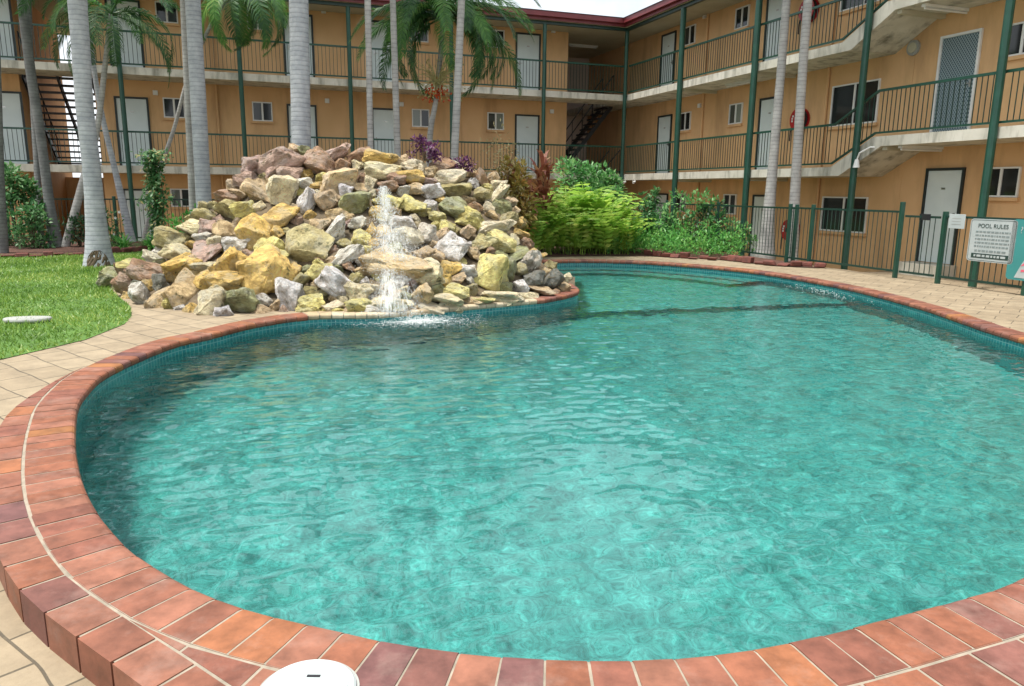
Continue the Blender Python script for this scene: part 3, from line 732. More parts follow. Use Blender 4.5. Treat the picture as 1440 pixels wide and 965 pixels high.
# fire hose reels on the right wing wall (mounted things)
def reel(v, z, label):
    p = bw(-WK+.01, v, z); r = empty('fire_hose_reel', tuple(p), A+PI, label, 'hose reel', 'red fire hose reels on the right wing wall')
    MB().disc((0, 0, 0), .30, .03, 40, 'x').build('back_disc', M['red'], r)
    t = MB()
    for rr_ in (.25, .21, .17):
        for x_ in (.07, .115): t.tube([(x_, rr_*math.cos(a), rr_*math.sin(a)) for a in np.linspace(0, 2*PI, 33)], .022, 6, False)
    t.build('hose', M['black'], r)
    o = MB().disc((.16, 0, 0), .29, .02, 40, 'x').build('front_disc', M['red'], r); 
    MB().disc((.18, 0, 0), .06, .03, 20, 'x').build('hub', M['black'], r)
    w = MB()
    for a in (2.6, 2.95, 3.3): w.box((.181, .19*math.cos(a)-.03, .19*math.sin(a)-.025), (.184, .19*math.cos(a)+.03, .19*math.sin(a)+.025))
    w.build('lettering', M['white'], r)
    MB().tube([(.12, -.24, -.1), (.12, -.30, -.3), (.13, -.29, -.55)], .02, 6).build('nozzle', M['black'], r)
reel(7.86, F2+1.35, 'red fire hose reel on the middle walkway wall behind a slim palm')
reel(7.86, F3+1.35, 'red fire hose reel on the top walkway wall behind a slim palm')
reel(7.86, .42, 'red fire hose reel on the ground floor wall behind the pool fence')

# ------------------------------------------------------------------ fences
def fence_run(name, pts, label, h=1.15, posts=True, z=terr, sp=.10, zoff=0, cat='fence', extra=()):
    root = empty(name, tuple(np.r_[pts[0][:2], z(*pts[0][:2])]), 0, label, cat)
    o0 = np.array(root.location)
    Q = [np.r_[p[:2], z(*p[:2])]-o0 for p in pts]
    for i, p in enumerate(Q):
        if posts is True or (posts and i in posts):
            m = MB().box((p[0]-.035, p[1]-.035, p[2]-.03), (p[0]+.035, p[1]+.035, p[2]+h+.06+(extra[i] if i < len(extra) else 0)))
            bevel(m.build('post', M['green'], root), .008)
    for a, b in zip(Q, Q[1:]):
        d = b-a; ln = np.linalg.norm(d[:2]); n = max(2, int(ln/sp)); nr = np.array([-d[1], d[0], 0])/ln; e = np.array([0, 0, 1.])
        po = None
        for zo in (h-.02, .12):
            rl = MB(); A_, B_ = a+e*zo+d*.012, b+e*zo-d*.012; rl.prism([A_-nr*.014-e*.018, B_-nr*.014-e*.018, B_-nr*.014+e*.018, A_-nr*.014+e*.018], nr*.028)
            if po: rl.build('bottom_rail', M['greendark'], po)
            else: po = rl.build('panel', M['greendark'], root)
        bars = MB()
        for k in range(1, n):
            p = a+d*k/n; bars.tube([p+e*.10, p+e*(h-.02)], .0075, 5)
        bars.build('bars', M['greendark'], po)
    return root
FR = [np.array(q) for q in ((5.80, 15.75), (6.03, 15.12), (6.77, 13.10))]
gate_b = G(1318, 398)[:2]; fe = G(1440, 415)[:2]
dirf = (fe-gate_b)/np.linalg.norm(fe-gate_b)
zt = lambda x, y: -.008
fence_run('pool_fence', FR, 'green barred pool fence beside the slim palms, left of the gate', 1.17, z=zt, extra=(0, 0, .09))
fence_run('pool_gate', [FR[-1]+np.array((.03, -.07)), gate_b+np.array((-.03, .07))], 'narrow green pool gate with a latch in front of the white ground floor door', 1.10, posts=False, z=zt, cat='gate')
lt = MB(); p = lerp(FR[-1], gate_b, .55); lt.box((p[0]-.03, p[1]-.12, 1.02), (p[0]+.03, p[1]+.12, 1.12)); 
lt_o = lt.build('latch', M['blacksteel'])
gt = [o for o in COL.objects if o.name.startswith('pool_gate')][0]; lt_o.parent = gt; lt_o.location = -Vector(gt.location)
fence_run('pool_fence', [gate_b, gate_b+dirf*1.5, gate_b+dirf*3.0, gate_b+dirf*4.5], 'green barred pool fence carrying the signs, right of the gate', 1.12, z=zt)
fence_run('garden_fence', [bw(s, 2.2)[:2] for s in (2.3, 4.6, 7, 9.4, 11.8, 14.2, 16.6, 19, 21.4)], 'long dark barred fence behind the palms in front of the back wing', 1.18, z=lambda x, y: -.05)
fence_run('garden_fence', [bw(2.3, v)[:2] for v in (2.25, 4.6, 7.0, 9.4, 12.2)], 'dark barred fence behind the shrubs along the right wing', 1.18, z=lambda x, y: -.03)

# ------------------------------------------------------------------ signs on the fence
def text_mesh(txt, size, name):
    cu = bpy.data.curves.new(name, 'FONT'); cu.body = txt; cu.size = size; cu.align_x = 'CENTER'; cu.align_y = 'CENTER'; cu.extrude = .0008
    to = bpy.data.objects.new(name, cu); COL.objects.link(to)
    dg = bpy.context.evaluated_depsgraph_get()
    me = bpy.data.meshes.new_from_object(to.evaluated_get(dg)); bpy.data.objects.remove(to); return me
def sign_root(px0, px1, py0, py1, Y, name, label, cat='sign'):
    # plate hangs on the fence line, facing the pool
    c = G((px0+px1)/2, 407)[:2]
    # intersection of the pixel column with the fence plane, 4 cm on the pool side
    k = ray((px0+px1)/2, (py0+py1)/2); nrm_ = np.array([-dirf[1], dirf[0], 0]); 
    if nrm_[0] > 0: nrm_ = -nrm_
    p0 = np.r_[gate_b, 0]+nrm_*.05
    t = ((p0-C0)@nrm_)/(k@nrm_); p = C0+k*t
    r = empty(name, tuple(p), 0, label, cat)
    X_ = Vector((dirf[0], dirf[1], 0)); Z_ = Vector((0, 0, 1)); Y_ = Z_.cross(X_)
    # local x along the fence toward the right of the photo, local -y faces the pool
    r.matrix_world = Matrix(((X_.x, Y_.x, 0, p[0]), (X_.y, Y_.y, 0, p[1]), (0, 0, 1, p[2]), (0, 0, 0, 1)))
    kk = ray(px0, (py0+py1)/2); a = C0+kk*(((p0-C0)@nrm_)/(kk@nrm_)); kk = ray(px1, (py0+py1)/2); b = C0+kk*(((p0-C0)@nrm_)/(kk@nrm_))
    w = np.linalg.norm((b-a)[:2]); hgt = (py1-py0)/F*np.linalg.norm(p-C0)
    return r, w, hgt
def rounded(w, h, r, n=5):
    o = []
    for cx_, cy_, a0 in ((w/2-r, h/2-r, 0), (-w/2+r, h/2-r, PI/2), (-w/2+r, -h/2+r, PI), (w/2-r, -h/2+r, 1.5*PI)):
        o += [(cx_+r*math.cos(a0+PI/2*k/n), cy_+r*math.sin(a0+PI/2*k/n)) for k in range(n+1)]
    return o
r, w, h = sign_root(1361, 1427, 314, 364, 0, 'pool_rules_sign', 'white POOL RULES sign with rounded corners and a dark green bar')
MB().prism([(x, 0, z) for x, z in rounded(w, h, .05)], (0, .01, 0)).build('plate', M['plastic'], r)
bd_ = MB(); A_ = rounded(w-.03, h-.03, .04); B_ = rounded(w-.042, h-.042, .034)
bd_.v = [(x, -.002, z) for x, z in A_+B_]; k = len(A_); bd_.f = [(i, (i+1) % k, k+(i+1) % k, k+i) for i in range(k)]; bd_.build('border', M['ink'], r)
def put_text(txt, size, x, z, mat, par, sx=1):
    me = text_mesh(txt, size, 'lettering'); me.materials.append(M[mat]); o = bpy.data.objects.new('lettering', me); COL.objects.link(o); o.parent = par
    o.location = (x, -.003, z); o.rotation_euler = (PI/2, 0, 0); o.scale = (sx, 1, 1); return o
put_text('POOL RULES', w*.115, 0, h*.335, 'ink', r)
ln = MB(); random.seed(5)
for k in range(5):
    x = -w*.36; z = h*(.20-.085*k)
    while x < w*.36:
        ww = random.uniform(.02, .06); ln.box((x, -.003, z-h*.018), (min(x+ww, w*.38), -.001, z+h*.018)); x += ww+.014
x = -w*.34; 
while x < w*.34: ww = random.uniform(.03, .07); ln.box((x, -.003, -h*.27), (x+ww, -.001, -h*.225)); x += ww+.016
ln.build('small_print', M['greyprint'], r)
br = MB().box((-w*.40, -.003, -h*.42), (w*.40, -.001, -h*.31)); bo = br.build('bottom_bar', M['ink'], r)
bt = MB(); x = -w*.34
while x < w*.33: ww = random.uniform(.03, .08); bt.box((x, -.005, -h*.39), (x+ww, -.0035, -h*.34)); x += ww+.02
bt.build('bar_print', M['plastic'], bo)
r, w, h = sign_root(1334, 1357, 303, 320, 0, 'notice', 'small plain white notice hung on the fence near the gate post')
bevel(MB().box((-w/2, 0, -h/2), (w/2, .006, h/2)).build('plate', M['plastic'], r), .004)
ln = MB()
for k in range(3): ln.box((-w*.3, -.002, h*(.2-.2*k)-.004), (w*.25, -.001, h*(.2-.2*k)+.004))
ln.build('small_print', M['stone'], r)
r, w, h = sign_root(1418, 1482, 318, 388, 0, 'pool_poster', 'teal poster with a pink figure hung at the right end of the pool fence')
MB().prism([(x, 0, z) for x, z in rounded(w, h, .06)], (0, .01, 0)).build('plate', M['tealsign'], r)
MB().prism([(-w*.30, -.003, -h*.46), (w*.47, -.003, -h*.46), (w*.47, -.003, h*.22), (w*.05, -.003, h*.05), (-w*.16, -.003, -h*.22)], (0, .002, 0)).build('print', M['plastic'], r)
pk = MB(); pk.prism([(-w*.18, -.006, -h*.26), (w*.30, -.006, -h*.20), (w*.40, -.006, -h*.05), (w*.30, -.006, h*.02), (-w*.02, -.006, -h*.14)], (0, .002, 0)).prism([(-w*.16, -.006, -h*.36), (w*.1, -.006, -h*.33), (w*.1, -.006, -h*.30), (-w*.16, -.006, -h*.32)], (0, .002, 0)); pk.build('figure', M['pinkprint'], r)
put_text('?', w*.2, -w*.27, h*.32, 'plastic', r)

# ------------------------------------------------------------------ palms
def frond_mesh(name, L_, droop, seed, mat, leaf=.55, pairs=58, w=.042):
    rd = random.Random(seed); m = MB()
    pts = []; p = Vector((0, 0, 0)); ang = 0; n = 16
    for k in range(n+1):
        pts.append(p.copy()); t = k/n
        ang = -droop*(t**1.25)
        p = p+Vector((math.cos(ang), 0, math.sin(ang)))*(L_/n)
    m.tube(pts, [.022*(1-.85*k/n) for k in range(n+1)], 5)
    for k in range(pairs):
        t = .14+.86*k/(pairs-1); q = t*n; i = min(n-1, int(q)); base = pts[i].lerp(pts[i+1], q-i); tan = (pts[i+1]-pts[i]).normalized()
        for sd in (1, -1):
            ll = leaf*(math.sin(PI*min(1, .18+.78*t))**.6)*rd.uniform(.85, 1.1)
            side = Vector((0, sd, 0)); d0 = (tan*(.55+.5*t)+side*1.0+Vector((0, 0, rd.uniform(-.15, .30)))).normalized()
            p1 = base+d0*ll*.5; d1 = (d0+Vector((0, 0, -1.0-rd.uniform(0, .5)))*.8).normalized(); p2 = p1+d1*ll*.55
            wv_ = tan*(w*.5)
            b = [base-wv_*.5, base+wv_*.5, p1+wv_, p1-wv_, p2]
            m.add(b, [(0, 1, 2, 3), (3, 2, 4)])
    me = bpy.data.meshes.new(name); me.from_pydata(m.v, [], m.f); me.update(); me.materials.append(mat); return me
FM = [frond_mesh('frond', 2.6, 2.0, 1, M['frond']), frond_mesh('frond', 2.3, 2.5, 2, M['frond'], .46), frond_mesh('frond', 2.9, 1.7, 3, M['frond'], .55)]
FL = [frond_mesh('frond', 2.2, 1.9, 4, M['frondlight'], .48), frond_mesh('frond', 2.5, 2.3, 5, M['frondlight'], .5)]
def palm(label, path, rads, mat='trunk', crown=None, fronds=(), name='palm_tree', flare=None, fruit=False, crownshaft=True):
    base = Vector(path[0]); r = empty(name, tuple(base), 0, label, 'palm', 'palms around the rock pile')
    Q = [Vector(p)-base for p in path]
    # resample smoothly
    out = []; rad = []
    for i in range(len(Q)-1):
        p0, p1, p2, p3 = Q[max(0, i-1)], Q[i], Q[i+1], Q[min(len(Q)-1, i+2)]
        for j in range(12):
            t = j/12; out.append(.5*((2*p1)+(p2-p0)*t+(2*p0-5*p1+4*p2-p3)*t*t+(3*p1-p0-3*p2+p3)*t**3)); rad.append(rads[i]+(rads[i+1]-rads[i])*t)
    out.append(Q[-1]); rad.append(rads[-1])
    if flare:
        for i, p in enumerate(out): rad[i] += flare*math.exp(-max(0, p.z)/.55)
    rad = [q*(1+.025*noise.noise(Vector((0, i*.6, base.x)))) for i, q in enumerate(rad)]
    out = [out[0]+(out[0]-out[1]).normalized()*.12]+out; rad = [rad[0]*1.03]+rad
    m = MB().tube(out, rad, 18); part(m, 'trunk', mat, r, smooth=True)
    top = out[-1]
    if crownshaft and fronds:
        dr = (out[-1]-out[-4]).normalized(); MB().tube([top-dr*.02, top+dr*.35, top+dr*.75], [rad[-1]*1.05, rad[-1]*1.25, rad[-1]*.5], 12).build('crownshaft', M['ferngreen'], r, smooth=True); top = top+dr*.5
    for (az, el, k, sc) in fronds:
        src = (FL if k < 0 else FM)[abs(k) % (2 if k < 0 else 3)]
        o = bpy.data.objects.new('frond', src); COL.objects.link(o); o.parent = r; o.location = top; o.rotation_euler = (random.uniform(-.25, .25), -R(el), R(az)); o.scale = (sc,)*3
    if fruit:
        fm = MB(); st_ = MB(); rd = random.Random(4); c0 = Vector(D(612, 131, fruit))-base
        for k in range(90):
            d = Vector((rd.gauss(0, .14), rd.gauss(0, .10), rd.gauss(0, .09))); q = c0+d
            fm.add([q+Vector(v)*.030 for v in ((1, 0, 0), (-1, 0, 0), (0, 1, 0), (0, -1, 0), (0, 0, 1), (0, 0, -1))], [(0, 2, 4), (2, 1, 4), (1, 3, 4), (3, 0, 4), (2, 0, 5), (1, 2, 5), (3, 1, 5), (0, 3, 5)])
        fm.build('fruit_bunch', M['fruit'], r)
        for k in range(150):
            a = rd.uniform(0, 2*PI); q = Vector(D(615, 118, fruit))-base; e = q+Vector((math.cos(a)*rd.uniform(.1, .62), math.sin(a)*rd.uniform(.1, .4), rd.uniform(-.35, .5)))
            st_.tube([q, q.lerp(e, .5)+Vector((0, 0, .08)), e], [.006, .005, .004], 4)
            st_.add([e+Vector(v)*.02 for v in ((1, 0, 0), (-1, 0, 0), (0, 1, 0), (0, -1, 0), (0, 0, 1), (0, 0, -1))], [(0, 2, 4), (2, 1, 4), (1, 3, 4), (3, 0, 4), (2, 0, 5), (1, 2, 5), (3, 1, 5), (0, 3, 5)])
        st_.build('flower_stalks', M['seedstalk'], r)
    return r
def crown(n, seed, lo=-30, hi=75, sc=1.0):
    rd = random.Random(seed); return [((360*k/n*1.0+rd.uniform(-14, 14)) % 360, lo+(hi-lo)*((k*7) % n)/(n-1), rd.randrange(3), sc*rd.uniform(.85, 1.1)) for k in range(n)]
def pxr(w, Y): return w/2/F*Y
def tall(x0, y0, x1, y1, Y0, h, mid=None, grow=1.0, Y1=None):     # trunk through two pixels, continued upward to height h
    a = D(x0, y0, Y0); b = D(x1, y1, Y1 or Y0); d = (b-a)/(b[2]-a[2])
    z0 = terr(a[0], a[1]) if a[2] > .3 else a[2]
    pts = [a+d*(z0-a[2])] if a[2] > .3 else [a]
    pts.append(a+d*(.5*(b[2]-a[2]))) if not mid else pts.append(D(*mid))
    pts.append(b); pts.append(b+d*(h-b[2])*grow+np.array([0, 0, 0])); return [tuple(p) for p in pts]
g = G(140, 374)
palm('thick grey palm with a flared scarred base standing on the lawn', [tuple(g), D(134, 300, g[1]), D(128, 230, g[1]), D(119, 150, g[1]), D(113, 60, g[1]), D(108, -10, g[1]), D(96, -220, g[1])], [.155, .15, .145, .145, .15, .155, .13], 'trunk', fronds=crown(15, 1, sc=1.15), flare=.125)
scar = [o for o in COL.objects if o.name.startswith('palm_tree') and o.type == 'EMPTY'][0]
sm_ = MB(); rd = random.Random(3)
nn_ = 14; rows_ = []
for j in range(7):
    z = .005+.30*j/6; rr_ = .151+.125*math.exp(-z/.55)+.007; hw = 1.0*math.sqrt(max(0, 1-(j/6.3)**2))
    for k in range(nn_+1):
        a = -1.15+hw*(2*k/nn_-1)*.8; q = rr_+.012*rd.uniform(-1, 1); sm_.v.append((q*math.cos(a)-.01*z, q*math.sin(a), z))
for j in range(6):
    for k in range(nn_): sm_.f.append((j*(nn_+1)+k, j*(nn_+1)+k+1, (j+1)*(nn_+1)+k+1, (j+1)*(nn_+1)+k))
sm_.build('bark_scar', M['stem'], scar)
g = G(79, 347)
palm('slender leaning dark grey palm at the far left edge of the lawn', [tuple(g), D(70, 290, g[1]), D(57, 190, g[1]), D(43, 100, g[1]), D(31, 0, g[1]), D(20, -120, g[1])], [.12, .105, .105, .105, .105, .09], 'trunkdark', fronds=crown(12, 2), flare=.06)
g = G(58, 344)
palm('thin brown palm just behind the leaning dark grey palm', [tuple(g), D(52, 240, g[1]+.4), D(44, 100, g[1]+.6), D(38, -60, g[1]+.6)], [.08, .07, .065, .06], 'trunkdark', fronds=crown(9, 3, sc=.8))
g = G(3, 356)
palm('dark palm cut by the left edge of the photo beside the leafy bush', [tuple(g), D(-2, 250, g[1]), D(-8, 60, g[1]), D(-16, -90, g[1])], [.13, .11, .10, .09], 'trunkdark', fronds=crown(10, 4, sc=.9))
g = G(92, 347)
palm('thin pale palm leaning right behind the thick lawn palm, fronds at the top', [tuple(g), D(117, 255, g[1]+.2), D(136, 185, g[1]+.4), D(148, 90, g[1]+.5), D(156, 20, g[1]+.5)], [.10, .09, .07, .06, .05], 'trunkpale', fronds=[(200, 50, 1, .8), (330, 45, 0, .85), (20, 20, 1, .9), (150, 10, 1, .8), (60, 60, 0, .8), (280, 10, 2, .75), (100, 30, 2, .7), (240, 30, -1, .75), (-10, 60, -2, .8), (190, 0, 0, .8), (350, 0, 0, .8), (300, -20, 1, .7), (220, -20, 2, .7), (20, -15, 2, .75), (170, 20, 2, .8)], crownshaft=False)
g = G(185, 340)
palm('thin grey palm leaning left between the thick palm and the vine', [tuple(g), D(162, 240, g[1]), D(143, 160, g[1]), D(130, 80, g[1]), D(118, -40, g[1])], [.12, .075, .065, .06, .055], 'trunk', fronds=crown(9, 6, sc=.8))
g = G(203, 338)
palm('thin pale palm leaning right in front of the flowering vine', [tuple(g), D(222, 250, g[1]), D(245, 180, g[1]), D(266, 105, g[1]), D(302, 25, g[1]), D(338, -22, g[1])], [.075, .06, .05, .045, .045, .04], 'trunkpale', fronds=[(10, 30, -1, .9), (-30, 10, -2, .95), (60, 30, -1, .9), (300, 0, 0, .95), (200, 30, 0, .85), (250, -5, -1, .95), (330, -25, -2, .9), (140, 20, 1, .8), (280, -40, -2, .8), (350, -5, 1, .95), (225, -25, -1, .85), (180, -10, -2, .9), (20, -20, -1, .9), (310, -50, -1, .75), (200, -55, -2, .75), (270, -20, 0, .8), (0, -50, 0, .75)], crownshaft=False)
palm('stout ringed grey palm rising left of the rock pile', tall(287, 290, 271, 0, 15.2, 9.2), [.15, .147, .138, .12], fronds=crown(14, 8, sc=1.1))
palm('slim brownish palm tight against the stout ringed palm', tall(271, 285, 260, 50, 16.0, 8.2), [.08, .07, .065, .06], 'trunkpale', fronds=crown(9, 9, sc=.8))
palm('thickest pale palm rising behind the crest of the rocks', tall(424, 225, 420, 0, 14.2, 9.6), [.178, .175, .17, .15], fronds=crown(15, 10, sc=1.15))
palm('smooth slim white palm between the second and third posts behind the rocks', tall(521, 205, 517, 0, 14.6, 8.8), [.055, .056, .06, .05], 'trunkpale', fronds=crown(10, 11, sc=.9))
palm('slim grey palm right of the smooth white palm, fronds hanging over it', tall(559, 215, 553, 20, 15.5, 6.6), [.07, .065, .06, .055], 'trunkpale', fronds=[(280, -10, -2, .6), (200, 20, -1, .55), (330, 0, -2, .6), (100, 40, 0, .8), (250, -20, -1, .6), (30, 50, 1, .8), (290, -50, 0, .6), (150, 60, 2, .8)], crownshaft=False)
palm('white palm rising behind the right half of the rock crest', tall(639, 222, 649, 0, 15.2, 9.0), [.078, .075, .068, .06], 'trunkpale', fronds=crown(11, 13, sc=.9))
palm('short bushy palm with drooping fronds and an orange fruit bunch', [tuple(G(604, 330)*0+np.array([D(602, 215, 17)[0], 17, -.02])), D(604, 205, 17), D(613, 140, 17), D(620, 70, 17), D(623, 25, 17)], [.075, .065, .055, .05, .06], 'trunkpale',
     fronds=[(180, 5, 1, .85), (0, 8, 1, .95), (215, 5, 1, .9), (325, 5, 1, .95), (340, -15, 1, .95), (205, -25, 1, .95), (240, 20, -1, .9), (300, 20, -2, .9), (160, 0, 0, .9), (20, 0, 2, .9), (270, 35, -1, .9), (185, 25, 2, .8), (355, 25, 2, .8), (205, 30, 0, .8), (335, 30, 0, .8), (165, 20, -2, .8), (20, 20, -1, .75), (225, 0, 0, .7), (315, -5, 0, .75), (190, -10, 0, .75), (350, -15, 2, .7), (180, 60, 0, .95), (215, 45, 2, .9), (250, 35, 0, .8), (290, 40, 1, .95), (330, 50, 2, .9), (0, 55, 0, .95), (25, 40, 2, .9), (60, 50, 1, .8), (150, 45, 1, .9), (200, 10, 1, .85), (345, 5, 1, .9), (270, -5, -1, .7), (235, 70, -2, .8), (310, 20, -1, .75), (170, 15, 2, .8), (10, 15, 1, .95), (30, 70, -1, .7)], crownshaft=False, fruit=16.9)
g = G(1076, 361)
palm('pale leaning palm in front of a dark green post, left of a pair', [tuple(g), D(1088, 220, g[1]), D(1100, 80, g[1]), D(1107, -10, g[1]), D(1122, -200, g[1])], [.14, .10, .09, .085, .08], 'trunkpale', fronds=crown(11, 15), flare=.10)
g = G(1113, 364)
palm('pale straight palm in front of the hose reel, right of a pair', [tuple(g), D(1121, 220, g[1]), D(1130, 80, g[1]), D(1137, -10, g[1]), D(1148, -190, g[1])], [.12, .10, .092, .088, .08], 'trunkpale', fronds=crown(11, 16), flare=.03)
# ------------------------------------------------------------------ shrubs, ferns and flowers
def leaf_shape(m, p, d, up, l, w):
    s_ = d.cross(up); 
    if s_.length < 1e-4: s_ = d.orthogonal()
    s_.normalize(); n_ = s_.cross(d)
    m.add([p, p+d*l*.45+s_*w*.5, p+d*l-n_*l*.12, p+d*l*.45-s_*w*.5], [(0, 1, 2, 3)])
def shrub(label, c, rx, ry, rz, n, leaf, mat, seed, name='shrub', cat='shrub', stems=9, wl=.45, clump=14, group=None, flowers=None):
    rd = random.Random(seed); c = Vector(c); r = empty(name, tuple(c), 0, label, cat, group)
    m = MB(); sm = MB(); cl = []
    for k in range(clump):
        a = rd.uniform(0, 2*PI); q = rd.uniform(.25, 1.0); zz = rd.uniform(.12, 1)
        f_ = math.sqrt(max(0, 1-(zz*.85)**2))
        cl.append((Vector((math.cos(a)*q*rx*f_, math.sin(a)*q*ry*f_, zz*rz)), rd.uniform(.20, .36)))
    for q, _ in cl[:stems]: sm.tube([(q.x*.12, q.y*.12, 0), (q.x*.5, q.y*.5, q.z*.6), tuple(q)], [.014, .010, .005], 5)
    for k in range(n):
        q, sz = rd.choice(cl); d = Vector((rd.gauss(0, 1), rd.gauss(0, 1), rd.gauss(.25, 1))).normalized()
        p = q+Vector((d.x*sz*rx, d.y*sz*ry, d.z*sz*rz*.8))*rd.uniform(.5, 1.1)
        if p.z < .02: p.z = rd.uniform(.02, .15)
        dd = (d+Vector((rd.gauss(0, .5), rd.gauss(0, .5), rd.gauss(.1, .5)))).normalized()
        leaf_shape(m, p, dd, Vector((rd.gauss(0, .4), rd.gauss(0, .4), 1)).normalized(), leaf*rd.uniform(.6, 1.2), leaf*wl*rd.uniform(.8, 1.2))
    sm.build('stems', M['stem'], r); m.build('foliage', M[mat], r)
    if flowers:
        fm = MB()
        for k in range(flowers[1]):
            q, sz = rd.choice(cl); p = q+Vector((rd.gauss(0, .5)*sz*rx, -abs(rd.gauss(0, .5))*sz*ry, rd.gauss(.2, .5)*sz*rz))
            for j in range(5):
                a = 2*PI*j/5; leaf_shape(fm, p, Vector((math.cos(a), -.3, math.sin(a))), Vector((0, -1, .3)), .04, .03)
        fm.build('flowers', M[flowers[0]], r)
    return r
def strap(label, c, n, l, mat, seed, up=.9, w=.06, name='strap_leaf_plant', tiers=1, cat='plant', group=None, trunk=0):
    rd = random.Random(seed); c = Vector(c); r = empty(name, tuple(c), 0, label, cat, group); m = MB(); sm = MB()
    sm.tube([(0, 0, -.02), (0, 0, max(.06, trunk))], [.025, .02], 6)
    for k in range(n):
        a = rd.uniform(0, 2*PI); e = rd.uniform(.15, 1.35)*up; ll = l*rd.uniform(.7, 1.15); p = Vector((rd.gauss(0, .06)*(trunk > 0), rd.gauss(0, .06)*(trunk > 0), trunk*rd.uniform(.3, 1.0))); prev = None
        for j in range(5):
            t = j/4; ang = e-1.5*t*t; d = Vector((math.cos(a)*math.cos(ang), math.sin(a)*math.cos(ang), math.sin(ang)))
            sd = Vector((-math.sin(a), math.cos(a), 0))*w*.5*math.sin(PI*(.12+.86*t))
            cur = [p-sd, p+sd]
            if prev: m.add(prev+cur[::-1], [(0, 1, 2, 3)])
            prev = [p-sd, p+sd]; p = p+d*ll/4
    sm.build('stem', M['stem'], r); m.build('leaves', M[mat], r); return r
FERN = []
for k in range(3):
    rd = random.Random(40+k); m = MB()
    for q in range(30):
        a = rd.uniform(0, 2*PI); e = rd.uniform(1.05, 1.5); ll = rd.uniform(.8, 1.2); p = Vector((rd.gauss(0, .10), rd.gauss(0, .10), 0)); nseg = 12
        for j in range(nseg):
            t = j/nseg; ang = e-1.75*t**2.4; d = Vector((math.cos(a)*math.cos(ang), math.sin(a)*math.cos(ang), math.sin(ang))); s_ = Vector((-math.sin(a), math.cos(a), 0))
            if t > .12:
                for sg in (1, -1): leaf_shape(m, p, (s_*sg+d*.5+Vector((0, 0, -.15))).normalized(), s_.cross(d)*sg, .21*math.sin(PI*(.15+.8*t))*rd.uniform(.85, 1.15), .085)
            p2 = p+d*ll/nseg; m.add([p-s_*.005, p+s_*.005, p2+s_*.005, p2-s_*.005], [(0, 1, 2, 3)]); p = p2
    me = bpy.data.meshes.new('fronds'); me.from_pydata(m.v, [], m.f); me.update(); me.materials.append(M['fern']); FERN.append(me)
def fern(px, Y, sc, k, label):
    p = D(px, 330, Y); sc = sc*1.22; r = empty('fern', (p[0], p[1], .0), random.uniform(0, 6), label, 'fern', 'bright ferns at the back of the pool')
    o = bpy.data.objects.new('fronds', FERN[k % 3]); COL.objects.link(o); o.parent = r; o.scale = (sc,)*3; return r
fl_lab = ['yellow tipped fern touching the right foot of the rocks', 'bright green fern at the pool edge, second from the rocks', 'bright fern at the pool edge below the red leaved plants', 'broad fern in the middle of the front row at the pool edge', 'fern at the pool edge right of the broad middle fern', 'last bright fern of the front row before the low ground cover', 'tall fern behind the front row, nearest the red leaved plants', 'tallest fern in the middle of the clump', 'tall lime fern at the right shoulder of the clump', 'half hidden fern behind the tallest fern', 'lime fern low on the right side of the clump']
for (px, Y, sc), lb in zip(((738, 16.75, .95), (768, 17.3, 1.0), (795, 17.4, 1.05), (820, 17.35, 1.0), (845, 17.4, .95), (872, 17.4, .8), (772, 18.1, 1.3), (808, 18.2, 1.45), (842, 18.1, 1.25), (822, 18.9, 1.5), (868, 18.2, 1.0)), fl_lab):
    fern(px, Y, sc, random.randrange(3), lb)
def gp(px, Y, z=0.0):
    p = D(px, 330, Y); return (p[0], p[1], z)
strap('spiky red leaved cordyline right of the rock crest, the taller one', gp(762, 17.6), 130, .62, 'leafred', 1, trunk=1.95, w=.09, up=1.1, name='cordyline')
strap('spiky brown red cordyline nearer the rocks, the lower one', gp(738, 16.6), 120, .55, 'leafred', 2, trunk=1.45, w=.10, name='cordyline')
strap('bronze cordyline tucked between the rocks and the other red plants', gp(722, 16.3), 110, .5, 'leafred', 3, trunk=1.7, w=.09, name='cordyline')
shrub('yellow and orange croton bush at the right shoulder of the rocks', gp(718, 16.1), .5, .4, 1.75, 1500, .16, 'leafcroton', 4, 'croton')
shrub('dry wispy bush above the right shoulder of the rocks', gp(700, 15.9, .2), .65, .4, 2.1, 1500, .08, 'leafdry', 5, 'dry_bush', wl=.35, clump=26)
shrub('blue green bush standing behind the bright ferns', gp(815, 19.8), 1.05, .7, 2.0, 2300, .16, 'leafbright', 6)
shrub('light green leafy bush behind the right ferns', gp(855, 20.2), .85, .6, 1.7, 2000, .15, 'leafbright', 7)
shrub('dark bush in shade right of the ferns', gp(893, 20.3), .7, .5, 1.2, 520, .15, 'leafmid', 8)
shrub('narrow upright green shrub before the dark doorway', gp(910, 20.0), .4, .4, 1.4, 700, .14, 'leafmid', 9)
shrub('dark twiggy bush in the middle of the shrub bed', gp(932, 19.6), .6, .5, 1.0, 380, .14, 'leafmid', 10)
shrub('tall arching bush with pale leaves in the middle of the shrub bed', gp(968, 19.2), .8, .6, 1.25, 850, .15, 'leafbright', 11)
shrub('grey green bush at the right end of the shrub bed by a green post', gp(1020, 18.4), .7, .5, .95, 850, .12, 'leafbright', 12)
shrub('small dark bush between the two pale leaved bushes', gp(995, 18.8), .6, .5, 1.0, 600, .13, 'leafdark', 13)
ar = MB(); a0, a1, a2 = (Vector(D(*q)) for q in ((952, 290, 19.2), (1000, 258, 19.2), (1022, 268, 19.0)))
gc = MB(); rd = random.Random(77)
poly = np.array([G(x, y)[:2] for x, y in ((850, 359), (1040, 364), (1050, 352), (960, 340), (880, 335))])
bx0, by0 = poly.min(0); bx1, by1 = poly.max(0)
